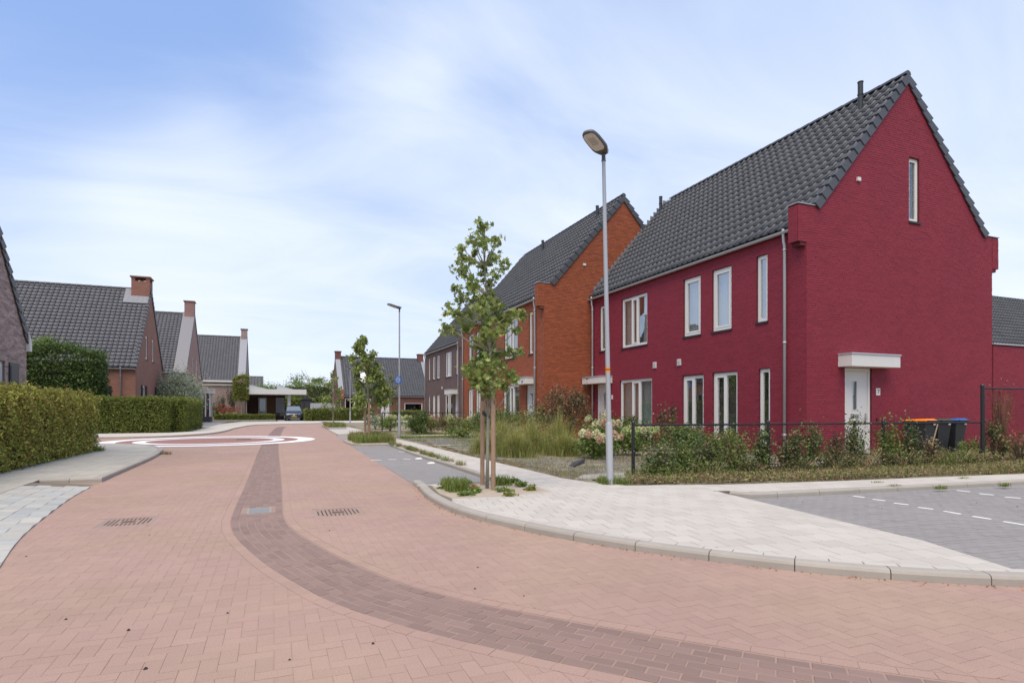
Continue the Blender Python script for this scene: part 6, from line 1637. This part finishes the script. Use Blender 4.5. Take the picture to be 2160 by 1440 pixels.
# --- tree pits and small weeds
PIT_A = [(2.45, 9.35), (3.85, 9.35), (3.85, 8.12), (3.05, 8.0), (2.42, 8.05), (2.36, 8.6)]
root = None
for k, (px, py, r, h, m_, lab) in enumerate([(965, 1035, .17, .16, G_GREEN, 'broad-bladed grass tuft left of the stakes'), (1000, 1038, .14, .10, L_PALE, 'leafy green weed left of the tree trunk'), (1100, 1026, .11, .12, L_PALE, 'bright green weed at the right of the tree pit'), (1062, 1036, .15, .09, L_PALE, 'low green weed right of the stakes'),
                                            (1082, 1018, .13, .10, L_PALE, 'green weed at the back right of the tree pit'), (984, 1020, .10, .09, L_PALE, 'small green weed at the back of the tree pit'), (932, 1030, .10, .05, L_PALE, 'flat green weed at the left end of the tree pit'), (950, 1022, .14, .10, G_GREEN, 'thin grass at the back left of the tree pit'), (985, 1045, .16, .10, L_PALE, 'spreading green weed at the front left of the tree pit'),
    (1058, 1022, .14, .12, G_GREEN, 'grass tuft behind the right stake'), (1075, 1045, .12, .06, L_YEL, 'yellowish weed at the front right of the tree pit'), (1120, 1033, .12, .06, L_YEL, 'small yellow weed at the right tip of the tree pit'), (1045, 1014, .12, .09, L_PALE, 'green weed at the back edge right of the trunk')]):
    q = on_ground(px, py, .08)
    if m_ is G_GREEN: rt = empty('weed_tuft', (*q, .075), lab, 'weed', 'weeds in the nearest tree pit'); V, F = blades(scatter(260, [(-r, -r), (r, -r), (r, r), (-r, r)], 0), h * 1.2, .012, .6); obj_np('foliage', V, F, m_, rt, 'stuff', local=True)
    else: shrub('weed_tuft', lab, 'weed', q[0], q[1], r, h, 230, .045, m_, z0=.06, group='weeds in the nearest tree pit', twigs=0, up=.8)
q = on_ground(1000, 1033, .08); rt = empty('dead_twigs', (*q, .08), 'heap of russet dead twigs beside the left stake', 'twigs'); mb = MB()
for k in range(40):
    a = R.uniform(0, 6.28); b = R.uniform(0, 6.28); r = R.uniform(.03, .11); mb.tube([(math.cos(a) * r, math.sin(a) * r, .0), (R.uniform(-.03, .03), R.uniform(-.03, .03), R.uniform(.03, .10)), (math.cos(b) * r, math.sin(b) * r, R.uniform(0, .05))], .0035, 4, False)
mb.build('stems', mat('russet_dead_stem', (.36, .17, .08), .9), rt, 'stuff', local=True)
PIT_B = [(2.75, 22.1), (4.25, 22.0), (4.5, 24.4), (4.4, 26.8), (3.2, 26.8), (2.75, 24.6)]
turf('grass', scatter(3600, PIT_B, .08, .2), .26, G_GREEN, .014, .5); turf('dry_grass', scatter(1400, PIT_B, .08, .2), .30, G_DRY, .012, .5)
PIT_C = [(3.35, 41.4), (4.6, 41.4), (4.9, 46.8), (3.45, 46.8)]; turf('grass', scatter(1500, PIT_C, .10, .3), .26, G_GREEN, .022, .5); turf('dry_grass', scatter(700, PIT_C, .10, .3), .26, G_DRY, .02, .5)
turf('dry_grass', scatter(1400, [(3.80, 12.5), (3.98, 12.5), (4.05, 21.5), (3.86, 21.5)], .078, .12), .10, G_DRY, .008, .8)
turf('grass', scatter(1100, [(3.78, 12.0), (3.94, 12.0), (4.0, 21.5), (3.84, 21.5)], .078, .10), .12, G_GREEN, .009, .8)
turf('grass', scatter(420, [(5.05, 8.45), (5.55, 8.3), (5.5, 8.75), (5.1, 8.85)], .078), .13, G_GREEN, .008, .7)
turf('grass', scatter(160, [(-5.05, 20.9), (-4.75, 20.9), (-4.75, 21.3), (-5.05, 21.3)], .08), .14, G_GREEN, .010, .6)
for px, py, h, lab in ((348, 958, .10, 'dry weed at the end of the left kerb'),): q = on_ground(px, py, 0); rt = empty('weed_tuft', (*q, 0), lab, 'weed'); V, F = blades(scatter(90, [(-.16, -.1), (.16, -.1), (.16, .1), (-.16, .1)], 0), h, .012, 1.2); obj_np('foliage', V, F, G_DRY, rt, 'stuff', local=True)
for px, py, lab in ((1851, 1021, 'green weed on the pavement above the parking kerb'), (1887, 1028, 'taller weed at the parking kerb joint'), (1985, 1030, 'green weed in the kerb, right of the taller weed'), (2030, 1012, 'yellow-green weed on the pavement at the right'), (2120, 1024, 'small weed at the parking kerb near the right edge')):
    q = on_ground(px, py, .05); rt = empty('weed_tuft', (*q, .04), lab, 'weed', 'weeds at the parking kerb'); V, F = blades(scatter(110, [(-.12, -.04), (.12, -.04), (.12, .04), (-.12, .04)], 0), .065, .007, 1.0); obj_np('foliage', V, F, G_GREEN, rt, 'stuff', local=True)
# litter and droppings
for px, py, lab in ((883, 967.5, 'crumpled white paper on the grey parking bay'), (917, 971, 'white scrap of paper by the parking kerb'), (909, 977, 'flat white scrap of paper nearest the kerb')):
    q = on_ground(px, py, .01); m = MB(); m.add([(q[0] - .10, q[1] - .06, .008), (q[0] + .10, q[1] - .05, .008), (q[0] + .09, q[1] + .08, .04), (q[0] - .08, q[1] + .07, .02), (q[0], q[1], .05)], [(0, 1, 4), (1, 2, 4), (2, 3, 4), (3, 0, 4)]); tag(m.build('paper_scrap', M_WHITE), lab, 'litter', 'scraps of paper')
cr_m = mat('black_crumb', (.03, .022, .016), .9); V = []; F = []
for (px, py) in [(55, 1172), (139, 1304), (271, 1327), (480, 1291), (307, 1408), (611, 1389), (315, 1127), (695, 1118), (1002, 1240), (787, 1355), (1693, 1058), (1860, 1072), (1985, 1050), (2060, 1060), (2146, 1068), (1790, 1046), (1740, 1040), (1950, 1058), (1105, 1255), (1008, 1195)]:
    q = on_ground(px, py, .005); b = len(V); s = R.uniform(.005, .010)
    V += [(q[0] - s, q[1] - s, .001), (q[0] + s, q[1] - s, .001), (q[0] + s, q[1] + s, .001), (q[0] - s, q[1] + s, .001), (q[0], q[1], s * 1.3)]; F += [(b, b + 1, b + 4), (b + 1, b + 2, b + 4), (b + 2, b + 3, b + 4), (b + 3, b, b + 4)]
m = MB(); m.add(V, F); tag(m.build('crumbs', cr_m), kind='stuff')
n = 260; t = rng.uniform(0, 1, n); at_, tot = arc(RB); P = []
for k in range(n): c, d = at_(t[k] ** 1.0 * tot * .9); o = rng.exponential(.03) + .01; P.append((c[0] - d[1] * -0 + (-d[1] if False else d[1]) * o * 1, c[1] - d[0] * o, .006))
V, F = leaves(np.array(P), .022, up=2); tag(obj_np('leaf_litter', V, F, mat('russet_litter', (.32, .13, .06), .9, rand=.8)), kind='stuff')
